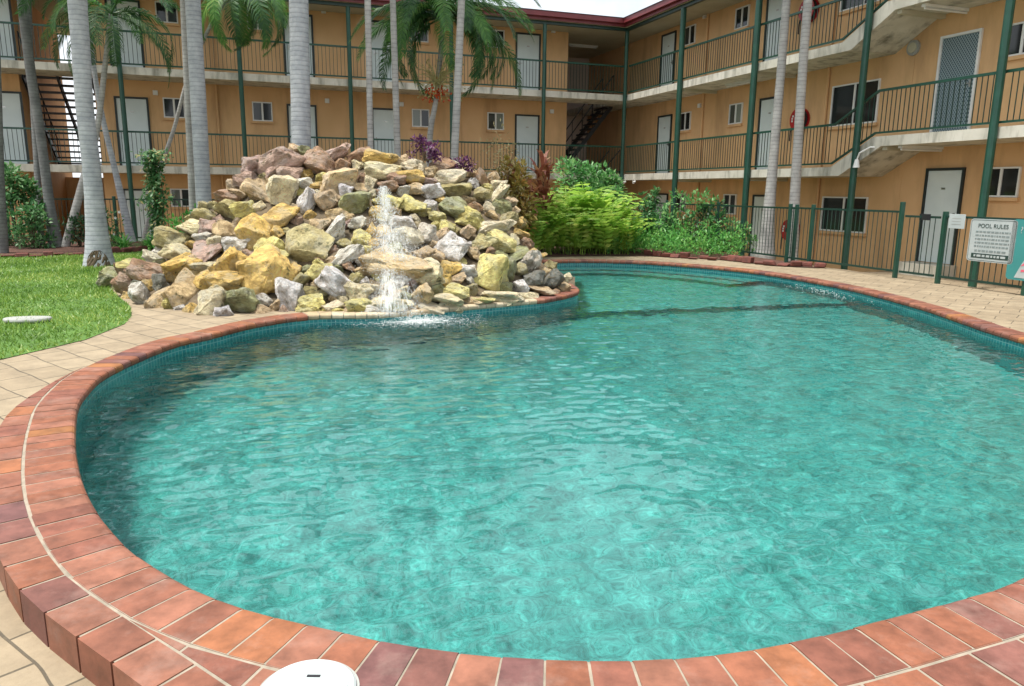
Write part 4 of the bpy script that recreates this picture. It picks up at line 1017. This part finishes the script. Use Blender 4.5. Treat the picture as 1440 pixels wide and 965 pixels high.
while len(gc.f) < 7500:
    x, y = rd.uniform(bx0, bx1), rd.uniform(by0, by1)
    if not inside(x, y, poly): continue
    d = Vector((rd.gauss(0, .6), rd.gauss(-.3, .6), abs(rd.gauss(.6, .4)))).normalized()
    leaf_shape(gc, Vector((x, y, rd.uniform(.02, .48)*(1+.6*math.sin(x*5)*math.cos(y*4)))), d, Vector((0, 0, 1)), rd.uniform(.07, .15), .04)
tag(gc.build('ground_cover', M['ferngreen']), 'low bright green ground cover along the back of the pool', 'ground cover', kind='stuff')
# left bed planting
shrub('dense dark leafy bush at the far left edge before the fence', gp(25, 18.2), .85, .6, 1.55, 1700, .16, 'leafmid', 21)
shrub('low leafy bush at the foot of the dark palm, far left', gp(45, 17.6), .5, .4, .85, 700, .13, 'leafmid', 22)
def vine(label, px, py0, py1, Y, w, n, seed):
    rd = random.Random(seed); b = D(px, py1, Y); r = empty('vine', (b[0], b[1], 0), 0, label, 'vine'); m = MB(); st_ = MB(); fm = MB(); top = D(px, py0, Y)[2]
    for k in range(4): st_.tube([(rd.gauss(0, .04), 0, -.02), (rd.gauss(0, .1), 0, top*.5), (rd.gauss(0, .12), 0, top*.97)], [.015, .012, .006], 5)
    for k in range(n):
        z = top*rd.random()**.8; ww = w*(.45+.55*math.sin(z*3.1+1)**2); p = Vector((rd.gauss(0, .42)*ww, rd.gauss(0, .25)*ww, z)); d = Vector((rd.gauss(0, .7), rd.gauss(-.4, .6), rd.gauss(-.2, .7))).normalized()
        leaf_shape(m if rd.random() > .12 else fm, p, d, Vector((0, -.5, 1)).normalized(), rd.uniform(.07, .15), .06)
    st_.build('stems', M['stem'], r); m.build('foliage', M['leafmid'], r); fm.build('flowers', M['seedstalk'], r)
vine('tall leafy vine with pale blossom climbing behind the thin leaning palm', 224, 212, 330, 17.4, .42, 1700, 31)
shrub('small light green bush at the foot of the stout ringed palm', gp(268, 15.4), .5, .4, 1.0, 600, .12, 'ferngreen', 23)
shrub('small bush with white flowers right of the thick lawn palm', gp(158, 17.9), .3, .3, .8, 260, .12, 'leafmid', 24, flowers=('white', 22))
strap('low grassy tuft along the brick edging beside the leaning palms', gp(172, 17.5), 130, .5, 'ferngreen', 33, w=.03, name='grass_tuft')
strap('low grassy tuft under the flowering vine', gp(212, 17.3), 130, .5, 'ferngreen', 34, w=.03, name='grass_tuft')
shrub('small dark bush under the thin pale leaning palm', gp(112, 18.2), .35, .3, .7, 300, .12, 'leafdark', 35)

# ------------------------------------------------------------------ red stone edging round the beds
def edging(pts, label, seed):
    rd = random.Random(seed); P_ = [np.r_[p[:2], 0.0] for p in pts]; r = empty('garden_edging', tuple(P_[0]), 0, label, 'edging'); m = MB()
    for a, b in zip(P_, P_[1:]):
        d = b-a; n_ = max(1, int(np.linalg.norm(d)/.19)); nr = np.array([-d[1], d[0], 0])/np.linalg.norm(d)
        for k in range(n_):
            p = a+d*(k+.03)/n_-P_[0]; q = a+d*(k+.97)/n_-P_[0]; h_ = rd.uniform(.03, .13); o_ = rd.uniform(-.09, .09)
            m.prism([p+nr*(o_-.07), q+nr*(o_-.07), q+nr*(o_+.08), p+nr*(o_+.08)], (rd.uniform(-.04, .04), rd.uniform(-.04, .04), h_))
    ob = m.build('stones', M['edging'], r); bevel(ob, .045, 3); return r
edging([G(x, y) for x, y in ((0, 362), (60, 360.5), (120, 358.5), (220, 352.5), (300, 346))], 'low red stone edging between the lawn and the left garden bed', 1)
edging([G(x, y) for x, y in ((905, 359), (930, 361), (1010, 365.5), (1060, 370))], 'low red stone edging in front of the shrub bed at the back of the pool', 2)
edging([G(x, y) for x, y in ((1062, 371), (1110, 374.5), (1160, 376))], 'low red stone edging round the feet of the pair of pale palms', 3)

# ------------------------------------------------------------------ rock pile
xb = [145, 200, 300, 420, 560, 700, 812]; yb_ = [402, 432, 446, 440, 441, 427, 411]
xt = [140, 230, 270, 330, 362, 400, 520, 640, 700, 725, 745, 815]; yt_ = [388, 345, 300, 255, 217, 207, 210, 226, 247, 290, 340, 404]
def pile(px, py):
    yb = np.interp(px, xb, yb_); yt = np.interp(px, xt, yt_); t = (yb-py)/max(4, yb-yt); t = max(-.15, t)
    Y0 = G(px, yb)[1]; dY = 3.3*min(1, (yb-yt)/200)
    return Y0+dY*np.sign(t)*abs(t)**1.15
def pile_pt(px, py, back=0): return D(px, py, pile(px, py)+back)
mm = MB(); xs = np.linspace(150, 808, 60); ts = np.linspace(-.02, 1.0, 16)
rows = []
for px in xs:
    yb = np.interp(px, xb, yb_); yt = np.interp(px, xt, yt_)
    row = [pile_pt(px, yb+(yt+14-yb)*t, .22) for t in ts]
    top = row[-1]
    dirn = np.array([top[0]-0, top[1]-0, 0]); dirn /= np.linalg.norm(dirn)
    for k in range(1, 8): row.append(top+dirn*k*.42+np.array([0, 0, -max(0, top[2]+.1)*smooth01(k/7)]))
    row[0] = row[0]*1.0; row[0][2] = -.03
    rows.append(row)
nr_ = len(rows[0])
for row in rows:
    for p in row:
        q = Vector(p); mm.v.append(tuple(q+Vector((0, 0, .06*noise.noise(q*2.2)-.02))))
for i in range(len(xs)-1):
    for j in range(nr_-1): mm.f.append((i*nr_+j, (i+1)*nr_+j, (i+1)*nr_+j+1, i*nr_+j+1))
tag(mm.build('rubble_mound', M['rubble'], smooth=True), kind='structure')
# boulder meshes: hulls of random points, rounded and roughened
def boulder(seed, npt, flat=1.0):
    rd = random.Random(seed); bm = bmesh.new()
    for k in range(npt):
        d = Vector((rd.gauss(0, 1), rd.gauss(0, 1), rd.gauss(0, 1))).normalized(); d = Vector([math.copysign(abs(c)**.72, c) for c in d])
        bm.verts.new(d*rd.uniform(.82, 1.0)*.62)
    h_ = bmesh.ops.convex_hull(bm, input=bm.verts); bmesh.ops.delete(bm, geom=[g_ for g_ in h_['geom_interior'] if isinstance(g_, bmesh.types.BMVert)], context='VERTS')
    bmesh.ops.dissolve_limit(bm, angle_limit=R(16), verts=bm.verts, edges=bm.edges)
    bmesh.ops.bevel(bm, geom=bm.edges[:]+bm.verts[:], offset=.035, segments=2, profile=.6, affect='EDGES', clamp_overlap=True)
    bmesh.ops.triangulate(bm, faces=bm.faces[:])
    for _ in range(3):
        lg = [e for e in bm.edges if e.calc_length() > .14]
        if lg: bmesh.ops.subdivide_edges(bm, edges=lg, cuts=1); bmesh.ops.triangulate(bm, faces=bm.faces[:])
    bmesh.ops.smooth_vert(bm, verts=bm.verts[:], factor=.12, use_axis_x=True, use_axis_y=True, use_axis_z=True)
    bm.normal_update()
    for v in bm.verts:
        q = v.co*2.0+Vector((seed*3.1, 0, 0)); f_ = .075*noise.fractal(q*1.3, .75, 2.1, 5)+.05*noise.noise(q*.9)
        v.co += v.normal*f_
    # normalise to a unit box
    mx = [max(v.co[i] for v in bm.verts) for i in range(3)]; mn = [min(v.co[i] for v in bm.verts) for i in range(3)]
    for v in bm.verts: v.co = Vector([(v.co[i]-(mx[i]+mn[i])/2)/(mx[i]-mn[i]) for i in range(3)])
    me = bpy.data.meshes.new('boulder'); bm.to_mesh(me); bm.free(); me.materials.append(M['rock'])
    for p in me.polygons: p.use_smooth = True
    me.set_sharp_from_angle(angle=R(30)) if hasattr(me, 'set_sharp_from_angle') else None
    return me
BO = [boulder(s, 10+s % 9) for s in range(1, 19)]
RC0 = {'cream': (.50, .43, .29), 'white': (.78, .74, .64), 'ochre': (.50, .33, .09), 'tan': (.42, .32, .19), 'brown': (.26, .155, .09), 'purple': (.31, .215, .185), 'olive': (.30, .27, .12), 'grey': (.44, .42, .36), 'peach': (.55, .36, .21), 'dark': (.085, .095, .08), 'yellow': (.56, .44, .16), 'mossy': (.20, .22, .10)}  # dark: shade of the right-end stones put into their base colour
RC = {k: tuple(min(.82, q*1.6+.06) for q in v) for k, v in RC0.items()}
RW = {'cream': 'cream', 'white': 'white', 'ochre': 'ochre', 'tan': 'tan', 'brown': 'brown', 'purple': 'purplish', 'olive': 'olive stained', 'grey': 'grey', 'peach': 'peach', 'dark': 'dark wet', 'yellow': 'pale yellow', 'mossy': 'mossy'}
k1 = 1/3.217
LA = [(885, 158, 215, 105, -22, 'purple'), (770, 172, 110, 85, 0, 'purple'), (1075, 160, 160, 120, 10, 'brown'), (1145, 115, 120, 60, -30, 'purple'), (670, 262, 56, 52, 0, 'tan'), (735, 240, 110, 75, 10, 'purple'), (800, 285, 140, 110, 38, 'tan'), (895, 290, 125, 130, 0, 'cream'), (930, 215, 105, 80, -10, 'purple'), (990, 252, 72, 50, 0, 'white'), (1000, 335, 72, 115, 15, 'white'), (700, 305, 85, 52, 0, 'tan'), (640, 312, 105, 55, 20, 'brown'), (650, 372, 120, 80, 20, 'olive'), (722, 378, 110, 80, -10, 'yellow'), (860, 402, 195, 95, -12, 'ochre'), (770, 475, 120, 140, -30, 'ochre'), (535, 397, 105, 58, 8, 'olive'), (495, 452, 130, 62, 15, 'cream'), (548, 447, 85, 65, 0, 'purple'), (645, 462, 115, 90, -8, 'tan'), (525, 496, 75, 42, 0, 'white'), (398, 507, 135, 85, 18, 'olive'), (418, 562, 125, 62, 15, 'cream'), (540, 562, 130, 95, -25, 'purple'), (588, 525, 62, 60, -20, 'cream'), (690, 525, 120, 70, -10, 'white'), (680, 582, 95, 52, 0, 'ochre'), (440, 628, 155, 88, -22, 'ochre'), (650, 620, 105, 120, -25, 'ochre'), (845, 550, 135, 105, -10, 'yellow'), (995, 532, 225, 165, -28, 'olive'), (812, 662, 215, 190, -28, 'ochre'), (440, 732, 155, 155, -8, 'tan'), (635, 692, 145, 78, 0, 'ochre'), (708, 785, 155, 120, 0, 'mossy'), (568, 800, 135, 115, -12, 'cream'), (625, 837, 80, 55, 0, 'white'), (255, 748, 92, 85, 20, 'white'), (185, 722, 110, 75, 48, 'brown'), (282, 652, 145, 82, 22, 'brown'), (115, 672, 95, 70, 0, 'mossy'), (203, 617, 95, 42, 10, 'yellow'), (302, 592, 85, 48, 32, 'grey'), (930, 752, 110, 145, -8, 'white'), (1022, 795, 105, 80, -15, 'yellow'), (1062, 655, 120, 80, 0, 'yellow'), (535, 632, 95, 50, -12, 'cream'), (545, 690, 80, 80, 30, 'ochre'), (865, 470, 60, 50, 0, 'ochre'), (780, 615, 100, 50, 25, 'cream'), (1060, 440, 100, 80, -35, 'tan'), (880, 585, 70, 60, 0, 'yellow'), (490, 600, 60, 50, 0, 'tan'), (340, 700, 60, 70, 0, 'dark'), (970, 690, 90, 50, -30, 'olive')]
LB = [(222, 125, 120, 75, 5, 'brown'), (310, 142, 150, 72, 5, 'ochre'), (320, 197, 155, 72, 5, 'cream'), (460, 177, 115, 62, 5, 'cream'), (582, 165, 115, 78, -5, 'brown'), (130, 247, 150, 105, -15, 'peach'), (265, 252, 55, 65, 0, 'cream'), (440, 222, 125, 60, 0, 'ochre'), (615, 228, 155, 70, -8, 'cream'), (650, 287, 145, 80, -15, 'olive'), (722, 252, 52, 50, 0, 'white'), (762, 307, 95, 72, -25, 'olive'), (540, 287, 105, 62, -10, 'white'), (445, 347, 125, 85, 0, 'yellow'), (530, 352, 58, 48, 0, 'white'), (640, 362, 125, 95, 20, 'mossy'), (722, 412, 155, 82, 20, 'yellow'), (825, 315, 150, 50, -50, 'cream'), (762, 227, 65, 85, 10, 'brown'), (832, 452, 165, 72, -10, 'cream'), (627, 545, 120, 130, 42, 'white'), (840, 512, 155, 92, 10, 'yellow'), (765, 520, 90, 80, 0, 'olive'), (195, 342, 130, 92, -10, 'mossy'), (150, 285, 60, 60, 0, 'white'), (60, 332, 95, 92, 0, 'tan'), (200, 432, 80, 55, -15, 'white'), (100, 472, 145, 80, -42, 'white'), (155, 577, 160, 70, -32, 'white'), (215, 497, 85, 72, -25, 'yellow'), (245, 572, 62, 75, 0, 'yellow'), (262, 467, 46, 75, 0, 'ochre'), (380, 622, 300, 95, 8, 'peach'), (515, 662, 160, 130, 0, 'cream'), (800, 662, 165, 165, 0, 'yellow'), (705, 650, 85, 62, 15, 'white'), (492, 752, 105, 95, 0, 'tan'), (200, 745, 120, 95, 20, 'cream'), (115, 712, 175, 105, 38, 'white'), (640, 742, 125, 70, -5, 'yellow'), (930, 572, 95, 72, -15, 'mossy'), (982, 612, 120, 75, -48, 'grey'), (1000, 687, 95, 82, 0, 'dark'), (1088, 687, 90, 70, -40, 'dark'), (940, 722, 75, 62, 0, 'white'), (40, 655, 95, 95, 25, 'yellow'), (350, 792, 190, 52, 3, 'cream'), (600, 775, 155, 48, 3, 'cream'), (860, 760, 190, 40, 5, 'cream'), (90, 802, 95, 42, 0, 'cream'), (208, 802, 115, 55, 0, 'yellow'), (420, 492, 150, 85, 0, 'grey'), (522, 482, 95, 85, 15, 'grey'), (410, 430, 115, 62, 10, 'white'), (605, 442, 75, 62, -20, 'yellow'), (890, 645, 62, 130, 0, 'mossy'), (590, 690, 75, 62, 0, 'ochre'), (470, 275, 80, 50, 0, 'tan'), (120, 395, 110, 60, 0, 'tan'), (560, 405, 80, 50, 10, 'yellow'), (360, 340, 90, 70, 0, 'yellow'), (340, 265, 90, 50, 0, 'brown'), (1030, 735, 130, 30, 8, 'tan'), (760, 780, 120, 30, 5, 'yellow'), (880, 410, 90, 50, -30, 'olive'), (905, 510, 60, 60, 0, 'cream'), (700, 470, 70, 50, -35, 'tan'), (500, 560, 100, 50, 0, 'tan'), (380, 230, 80, 50, 0, 'brown'), (940, 640, 60, 60, 0, 'olive')]  # tall narrow mossy stone stands in for the yellow block's shaded green side
rocks = [(120+a*k1, 180+b*k1, w*k1, h_*k1, ro, c) for a, b, w, h_, ro, c in LA]+[(440+a*k1, 180+b*k1, w*k1, h_*k1, ro, c) for a, b, w, h_, ro, c in LB]
nbig = len(rocks)
# smaller stones filling the gaps
rd = random.Random(12); tries = 0
for k, px in enumerate(range(438, 748, 33)):
    yb = np.interp(px, xb, yb_); rocks.append((px, yb-3, rd.uniform(38, 50), rd.uniform(13, 18), 4, rd.choice(['cream', 'cream', 'yellow', 'tan', 'white'])))
while len(rocks) < 275 and tries < 30000:
    tries += 1; px = rd.uniform(160, 800); yb = np.interp(px, xb, yb_); yt = np.interp(px, xt, yt_); py = rd.uniform(yt+4, yb-2); sz = rd.uniform(13, 30)
    if all(((px-q[0])/(q[2]*.42+sz*.36))**2+((py-q[1])/(q[3]*.42+sz*.3))**2 > 1 for q in rocks):
        rocks.append((px, py, sz*rd.uniform(1, 1.35), sz*rd.uniform(.7, 1), rd.uniform(-35, 35), rd.choices(['cream', 'tan', 'yellow', 'ochre', 'brown', 'purple', 'mossy', 'white', 'olive'], [5, 5, 4, 4, 3, 2, 2, 2, 2])[0]))
info = []
for i, (px, py, w, h_, ro, c) in enumerate(rocks):
    Yc = pile(px, py); back = .10 if i < nbig else .20
    p = D(px, py, Yc+back); dist = np.linalg.norm(p-C0); sc = dist/F*1.11
    W_, H_ = w*sc, h_*sc; T_ = min(max(W_, H_)*.9, (W_+H_)*.5)
    o = bpy.data.objects.new('rock', BO[(i*7+3) % len(BO)]); COL.objects.link(o)
    az = math.atan2(p[0], p[1])
    o.matrix_world = Matrix.Translation(p) @ Matrix.Rotation(-az+random.uniform(-.25, .25), 4, 'Z') @ Matrix.Rotation(-R(ro), 4, 'Y').inverted() @ Matrix.Rotation(random.choice((0, PI)), 4, 'Z') @ Matrix.Diagonal((W_, T_, H_, 1))
    cc = RC[c]; kk = random.uniform(.9, 1.12); o.color = (cc[0]*kk, cc[1]*kk, cc[2]*kk*random.uniform(.9, 1.1), 1)
    info.append((o, px, py, w, h_, ro, c))
# every rock gets a label of its own
LAND = {(890, 150): 'largest tan boulder on the left end of the crest', }
def where(px, py):
    yb = np.interp(px, xb, yb_); yt = np.interp(px, xt, yt_); t = (yb-py)/max(1, yb-yt)
    v = 'at the foot' if t < .2 else 'low' if t < .42 else 'midway up' if t < .66 else 'high' if t < .86 else 'on the crest'
    hz = 'left end of the pile' if px < 240 else 'left flank' if px < 330 else 'left slope' if px < 430 else 'slope left of the fall' if px < 522 else 'face behind the fall' if px < 568 else 'slope right of the fall' if px < 640 else 'right slope' if px < 710 else 'right end of the pile'
    return v, hz
def desc(it):
    o, px, py, w, h_, ro, c = it; m_ = max(w, h_); asp = max(w, h_)/min(w, h_)
    sz = 'huge' if m_ > 58 else 'large' if m_ > 42 else 'medium' if m_ > 30 else 'small' if m_ > 21 else 'tiny'
    sh = 'slab' if asp > 1.75 else 'long rock' if asp > 1.45 else 'rock'
    ti = ' tilted' if abs(ro) > 24 and asp > 1.2 else ''
    v, hz = where(px, py)
    return f'{sz}{ti} {RW[c]} {sh} {v} on the {hz}' if v not in ('at the foot', 'on the crest') else f'{sz}{ti} {RW[c]} {sh} {v} of the {hz}'.replace('of the pile', 'of the rock pile') if v == 'at the foot' else f'{sz}{ti} {RW[c]} {sh} on the crest, {hz}'
from collections import defaultdict
grp = defaultdict(list)
for it in info: grp[desc(it)].append(it)
ORD = ['first', 'second', 'third', 'fourth', 'fifth', 'sixth', 'seventh', 'eighth']
for d_, its in grp.items():
    if len(its) == 1: its[0][0]['label'] = d_; continue
    its.sort(key=lambda q: q[1])
    xs_ = [q[1] for q in its]; ys_ = [q[2] for q in its]
    if len(its) == 2:
        if abs(xs_[0]-xs_[1]) >= abs(ys_[0]-ys_[1]): nm = ['left one', 'right one']
        else: nm = ['upper one', 'lower one'] if ys_[0] < ys_[1] else ['lower one', 'upper one']
    else: nm = ['leftmost' if k == 0 else 'rightmost' if k == len(its)-1 else ORD[k]+' from left' for k in range(len(its))]
    for q, s_ in zip(its, nm): q[0]['label'] = f'{d_}, {s_}'
for it in info: it[0]['category'] = 'rock'; it[0]['group'] = 'rocks of the waterfall pile'
shrub('purple leaved plant on top of the rock crest', pile_pt(597, 226), .26, .2, .30, 380, .08, 'leafpurple', 51, 'purple_plant', 'plant', 5)
shrub('smaller purple leaved plant right of the crest', pile_pt(650, 243), .24, .2, .22, 260, .07, 'leafpurple', 52, 'purple_plant', 'plant', 5)

# ------------------------------------------------------------------ waterfall
wf = empty('waterfall', tuple(pile_pt(545, 440)), 0, 'white splashing waterfall tumbling down the middle of the rocks into the pool', 'waterfall')
wo0 = np.array(wf.location); rd = random.Random(9)
OCT = ((1, 0, 0), (-1, 0, 0), (0, 1, 0), (0, -1, 0), (0, 0, 1), (0, 0, -1)); OF = [(0, 2, 4), (2, 1, 4), (1, 3, 4), (3, 0, 4), (2, 0, 5), (1, 2, 5), (3, 1, 5), (0, 3, 5)]
def drop(m, p, r_, st_=1.0):
    m.add([(p[0]+v[0]*r_, p[1]+v[1]*r_, p[2]+v[2]*r_*st_) for v in OCT], OF)
def veilmat(name, sx, sz, lo, hi, dens):
    m, nt, out = nodes(name)
    co = coords(nt, 'UV', (sx, sz, 1)); f = noi(nt, co, 1.0, 6, .7, .4)
    uvn = nt.nodes.new('ShaderNodeTexCoord'); sx_ = nt.nodes.new('ShaderNodeSeparateXYZ'); nt.links.new(uvn.outputs['UV'], sx_.inputs[0])
    edge = ramp(nt, sx_.outputs['X'], [(0, (0,)*3), (.35, (1,)*3), (.65, (1,)*3), (1, (0,)*3)])
    end = ramp(nt, sx_.outputs['Y'], [(0, (.2,)*3), (.12, (1,)*3), (.8, (1,)*3), (1, (0,)*3)])
    a = mix(nt, 1.0, mix(nt, 1.0, edge, end, 'MULTIPLY'), ramp(nt, f, [(lo, (0,)*3), (hi, (dens,)*3)]), 'MULTIPLY')
    p = N(nt, 'ShaderNodeBsdfPrincipled', Roughness=.3); p.inputs['Base Color'].default_value = (.86, .89, .89, 1)
    t = nt.nodes.new('ShaderNodeBsdfTranslucent'); t.inputs[0].default_value = (.86, .89, .89, 1)
    m1 = N(nt, 'ShaderNodeMixShader'); m1.inputs[0].default_value = .45; nt.links.new(p.outputs[0], m1.inputs[1]); nt.links.new(t.outputs[0], m1.inputs[2])
    tr = nt.nodes.new('ShaderNodeBsdfTransparent'); m2 = N(nt, 'ShaderNodeMixShader'); nt.links.new(a, m2.inputs[0]); nt.links.new(tr.outputs[0], m2.inputs[1]); nt.links.new(m1.outputs[0], m2.inputs[2])
    nt.links.new(m2.outputs[0], out.inputs[0]); return m
def veil(name, x0, y0, x1, y1, w0, w1, mat, back=.1, n=14):
    m = MB(); us = []
    for j in range(n+1):
        t = j/n; py = y0+(y1-y0)*t; px = x0+(x1-x0)*t; w_ = w0+(w1-w0)*t**.8
        for k in range(7):
            u = k/6; q = px+(u-.5)*w_
            p = D(q, py, pile(545, py)-back-.10*math.sin(PI*u)+.03*math.sin(7*t+9*u)); m.v.append(tuple(p-wo0)); us.append((u, t))
    for j in range(n):
        for k in range(6): m.f.append((j*7+k, j*7+k+1, j*7+8+k, j*7+7+k))
    o = m.build(name, mat, wf, smooth=True); uv = o.data.uv_layers.new(name='UVMap')
    for l_ in o.data.loops: uv.data[l_.index].uv = us[l_.vertex_index]
    return o
VA = veilmat('falling_water', 16, 3.2, .40, .64, .80); VB = veilmat('thin_falling_water', 26, 5, .44, .68, .62)
veil('stream', 538, 260, 546, 312, 11, 26, VA, .10)
veil('stream', 544, 300, 548, 364, 28, 46, VB, .14)
veil('stream', 552, 318, 560, 368, 60, 86, VB, .10)
veil('stream', 545, 376, 548, 446, 22, 42, VA, .14)
veil('stream', 552, 384, 562, 444, 58, 88, VB, .10)
sp = MB()
for k in range(2600):
    t = rd.random(); py = 262+t*104; px = 539+t*9+rd.gauss(0, 1)*(2.5+t**.7*13)
    p = D(px, py, pile(545, py)-.12-.14*rd.random())-wo0; drop(sp, p, rd.uniform(.0022, .0052), rd.uniform(1, 3))
for k in range(800):
    t = rd.random(); py = 378+t*66; px = 548+t*6+rd.gauss(0, 1)*(10+11*t)
    p = D(px, py, pile(px, py)-.14-.14*rd.random())-wo0; drop(sp, p, rd.uniform(.0022, .005), rd.uniform(1, 2.6))
for k in range(1300):
    px = 552+rd.gauss(0, 30); py = 352+rd.gauss(0, 18); p = D(px, py, pile(px, py)-.10-.25*rd.random())-wo0; drop(sp, p, rd.uniform(.002, .0042), 1.3)
spo = sp.build('spray', M['foam'], wf); spo['kind'] = 'stuff'
fp = MB(); us = []; nr2, na2 = 10, 40
for j in range(nr2+1):
    for k in range(na2):
        a = 2*PI*k/na2; q = j/nr2; x, y = FALL[0]+.18+math.cos(a)*q*1.15, FALL[1]-.20+math.sin(a)*q*.62
        fp.v.append(tuple(np.array([x, y, WATER+.022])-wo0)); us.append((q, a/(2*PI), x, y))
ok_ = [inside(u[2], u[3], off(.0)) for u in us]
for j in range(nr2):
    for k in range(na2):
        f_ = (j*na2+k, j*na2+(k+1) % na2, (j+1)*na2+(k+1) % na2, (j+1)*na2+k)
        if all(ok_[i] for i in f_): fp.f.append(f_)
def foampatch():
    m, nt, out = nodes('foam_patch'); co = coords(nt, 'Object'); f = noi(nt, co, 17, 8, .78)
    uvn = nt.nodes.new('ShaderNodeTexCoord'); sx_ = nt.nodes.new('ShaderNodeSeparateXYZ'); nt.links.new(uvn.outputs['UV'], sx_.inputs[0])
    rad = ramp(nt, sx_.outputs['X'], [(0, (.30,)*3), (.45, (.10,)*3), (1, (-.0,)*3)])
    ad = N(nt, 'ShaderNodeMath', operation='ADD'); nt.links.new(f, ad.inputs[0]); nt.links.new(rad, ad.inputs[1])
    a = ramp(nt, ad.outputs[0], [(.60, (0,)*3), (.80, (.9,)*3)])
    p = N(nt, 'ShaderNodeBsdfPrincipled', Roughness=.5); p.inputs['Base Color'].default_value = (.86, .89, .89, 1)
    tr = nt.nodes.new('ShaderNodeBsdfTransparent'); m2 = N(nt, 'ShaderNodeMixShader'); nt.links.new(a, m2.inputs[0]); nt.links.new(tr.outputs[0], m2.inputs[1]); nt.links.new(p.outputs[0], m2.inputs[2])
    nt.links.new(m2.outputs[0], out.inputs[0]); return m
fob = fp.build('foam', foampatch(), wf, smooth=True); uv = fob.data.uv_layers.new(name='UVMap')
for l_ in fob.data.loops: uv.data[l_.index].uv = us[l_.vertex_index][:2]
fo_ = MB()
for k in range(3600):
    a = rd.uniform(0, 2*PI); q = abs(rd.gauss(0, .42)); x, y = FALL[0]+.15+math.cos(a)*q*1.25, FALL[1]-.08+math.sin(a)*q*.7-.1
    if not inside(x, y, off(-.02)): continue
    drop(fo_, np.array([x, y, WATER+.012+abs(rd.gauss(0, .06))*math.exp(-q*1.5)])-wo0, rd.uniform(.002, .0065)*math.exp(-q*.5), rd.uniform(.6, 1.5))
foo = fo_.build('splash_drops', M['foam'], wf); foo['kind'] = 'stuff'
bb = MB()
for k in range(900):
    x, y = jet[0]+rd.gauss(0, .22), jet[1]+rd.gauss(0, .75); drop(bb, (x, y, WATER+.006), rd.uniform(.003, .008), .5)
tag(bb.build('bubbles', M['foam']), 'patch of white bubbles on the water near the far right edge', 'bubbles', kind='stuff')

# ------------------------------------------------------------------ small things
p = G(433, 974); r = empty('skimmer_lid', (p[0], p[1], .001), 0, 'round white skimmer lid with a dark finger slot on the near coping', 'lid')
ld = MB().tube([(0, 0, 0), (0, 0, .010), (0, 0, .016)], [.140, .140, .133], 56).tube([(0, 0, .0155), (0, 0, .019), (0, 0, .020)], [.118, .115, .05], 56); ld.build('lid', M['plastic'], r)
q = G(441, 951.5, .02)-p
MB().box((q[0]-.020, q[1]-.005, .0185), (q[0]+.020, q[1]+.006, .0215)).build('slot', M['black'], r)
rg = MB(); rg.v = [(c_*math.cos(a), c_*math.sin(a), z_) for c_, z_ in ((.1415, .004), (.149, .004)) for a in np.linspace(0, 2*PI, 57)[:-1]]; rg.f = [(i, (i+1) % 56, 56+(i+1) % 56, 56+i) for i in range(56)]; rg.build('rim', M['stone'], r)
p = G(38, 452.5); sl = MB(); sl.prism([(math.cos(a)*.24*(1+.08*math.sin(3*a)), math.sin(a)*.15*(1+.08*math.cos(2*a)), 0) for a in np.linspace(0, 2*PI, 17)[:-1]], (0, 0, .045))
so = sl.build('stepping_stone', M['stone']); so.location = p; so.rotation_euler = (0, 0, .2); bevel(so, .02); tag(so, 'flat pale stone lying in the grass at the left edge', 'stone')

# ------------------------------------------------------------------ light and sky
EL, AZ = R(74), math.atan2(-.80, -.40)        # sun high over the back wing, to the left
world = bpy.data.worlds.new('World'); S.world = world; world.use_nodes = True
nt = world.node_tree; nt.nodes.clear()
sky = nt.nodes.new('ShaderNodeTexSky'); sky.sky_type = 'NISHITA'; sky.sun_disc = False; sky.sun_elevation = EL; sky.sun_rotation = AZ
sky.air_density = 1.0; sky.dust_density = 5.0; sky.ozone_density = 1.0
bg = nt.nodes.new('ShaderNodeBackground'); bg.inputs[1].default_value = .105
tcw = nt.nodes.new('ShaderNodeTexCoord'); cln = N(nt, 'ShaderNodeTexNoise', Scale=2.4, Detail=7, Roughness=.6); nt.links.new(tcw.outputs['Generated'], cln.inputs['Vector'])
cf = ramp(nt, cln.outputs['Fac'], [(.36, (.45,)*3), (.60, (.92,)*3)])
skyc = mix(nt, cf, sky.outputs[0], (9.5, 9.9, 10.3))
ou = nt.nodes.new('ShaderNodeOutputWorld'); nt.links.new(skyc, bg.inputs[0]); nt.links.new(bg.outputs[0], ou.inputs[0])
sd_ = bpy.data.lights.new('sun', 'SUN'); sd_.energy = 4.0; sd_.angle = R(9.0); sd_.color = (1, .96, .89)
so_ = bpy.data.objects.new('sun', sd_); COL.objects.link(so_)
dirs = Vector((math.sin(AZ)*math.cos(EL), math.cos(AZ)*math.cos(EL), math.sin(EL)))
so_.rotation_euler = dirs.to_track_quat('Z', 'Y').to_euler()
sd_.cycles.is_caustics_light = True
S.view_settings.view_transform = 'Standard'; S.view_settings.look = 'None'; S.view_settings.exposure = .58; S.view_settings.gamma = 1
S.cycles.max_bounces = 10; S.cycles.transparent_max_bounces = 12; S.cycles.caustics_refractive = True; S.cycles.caustics_reflective = False
S.cycles.sample_clamp_indirect = 6
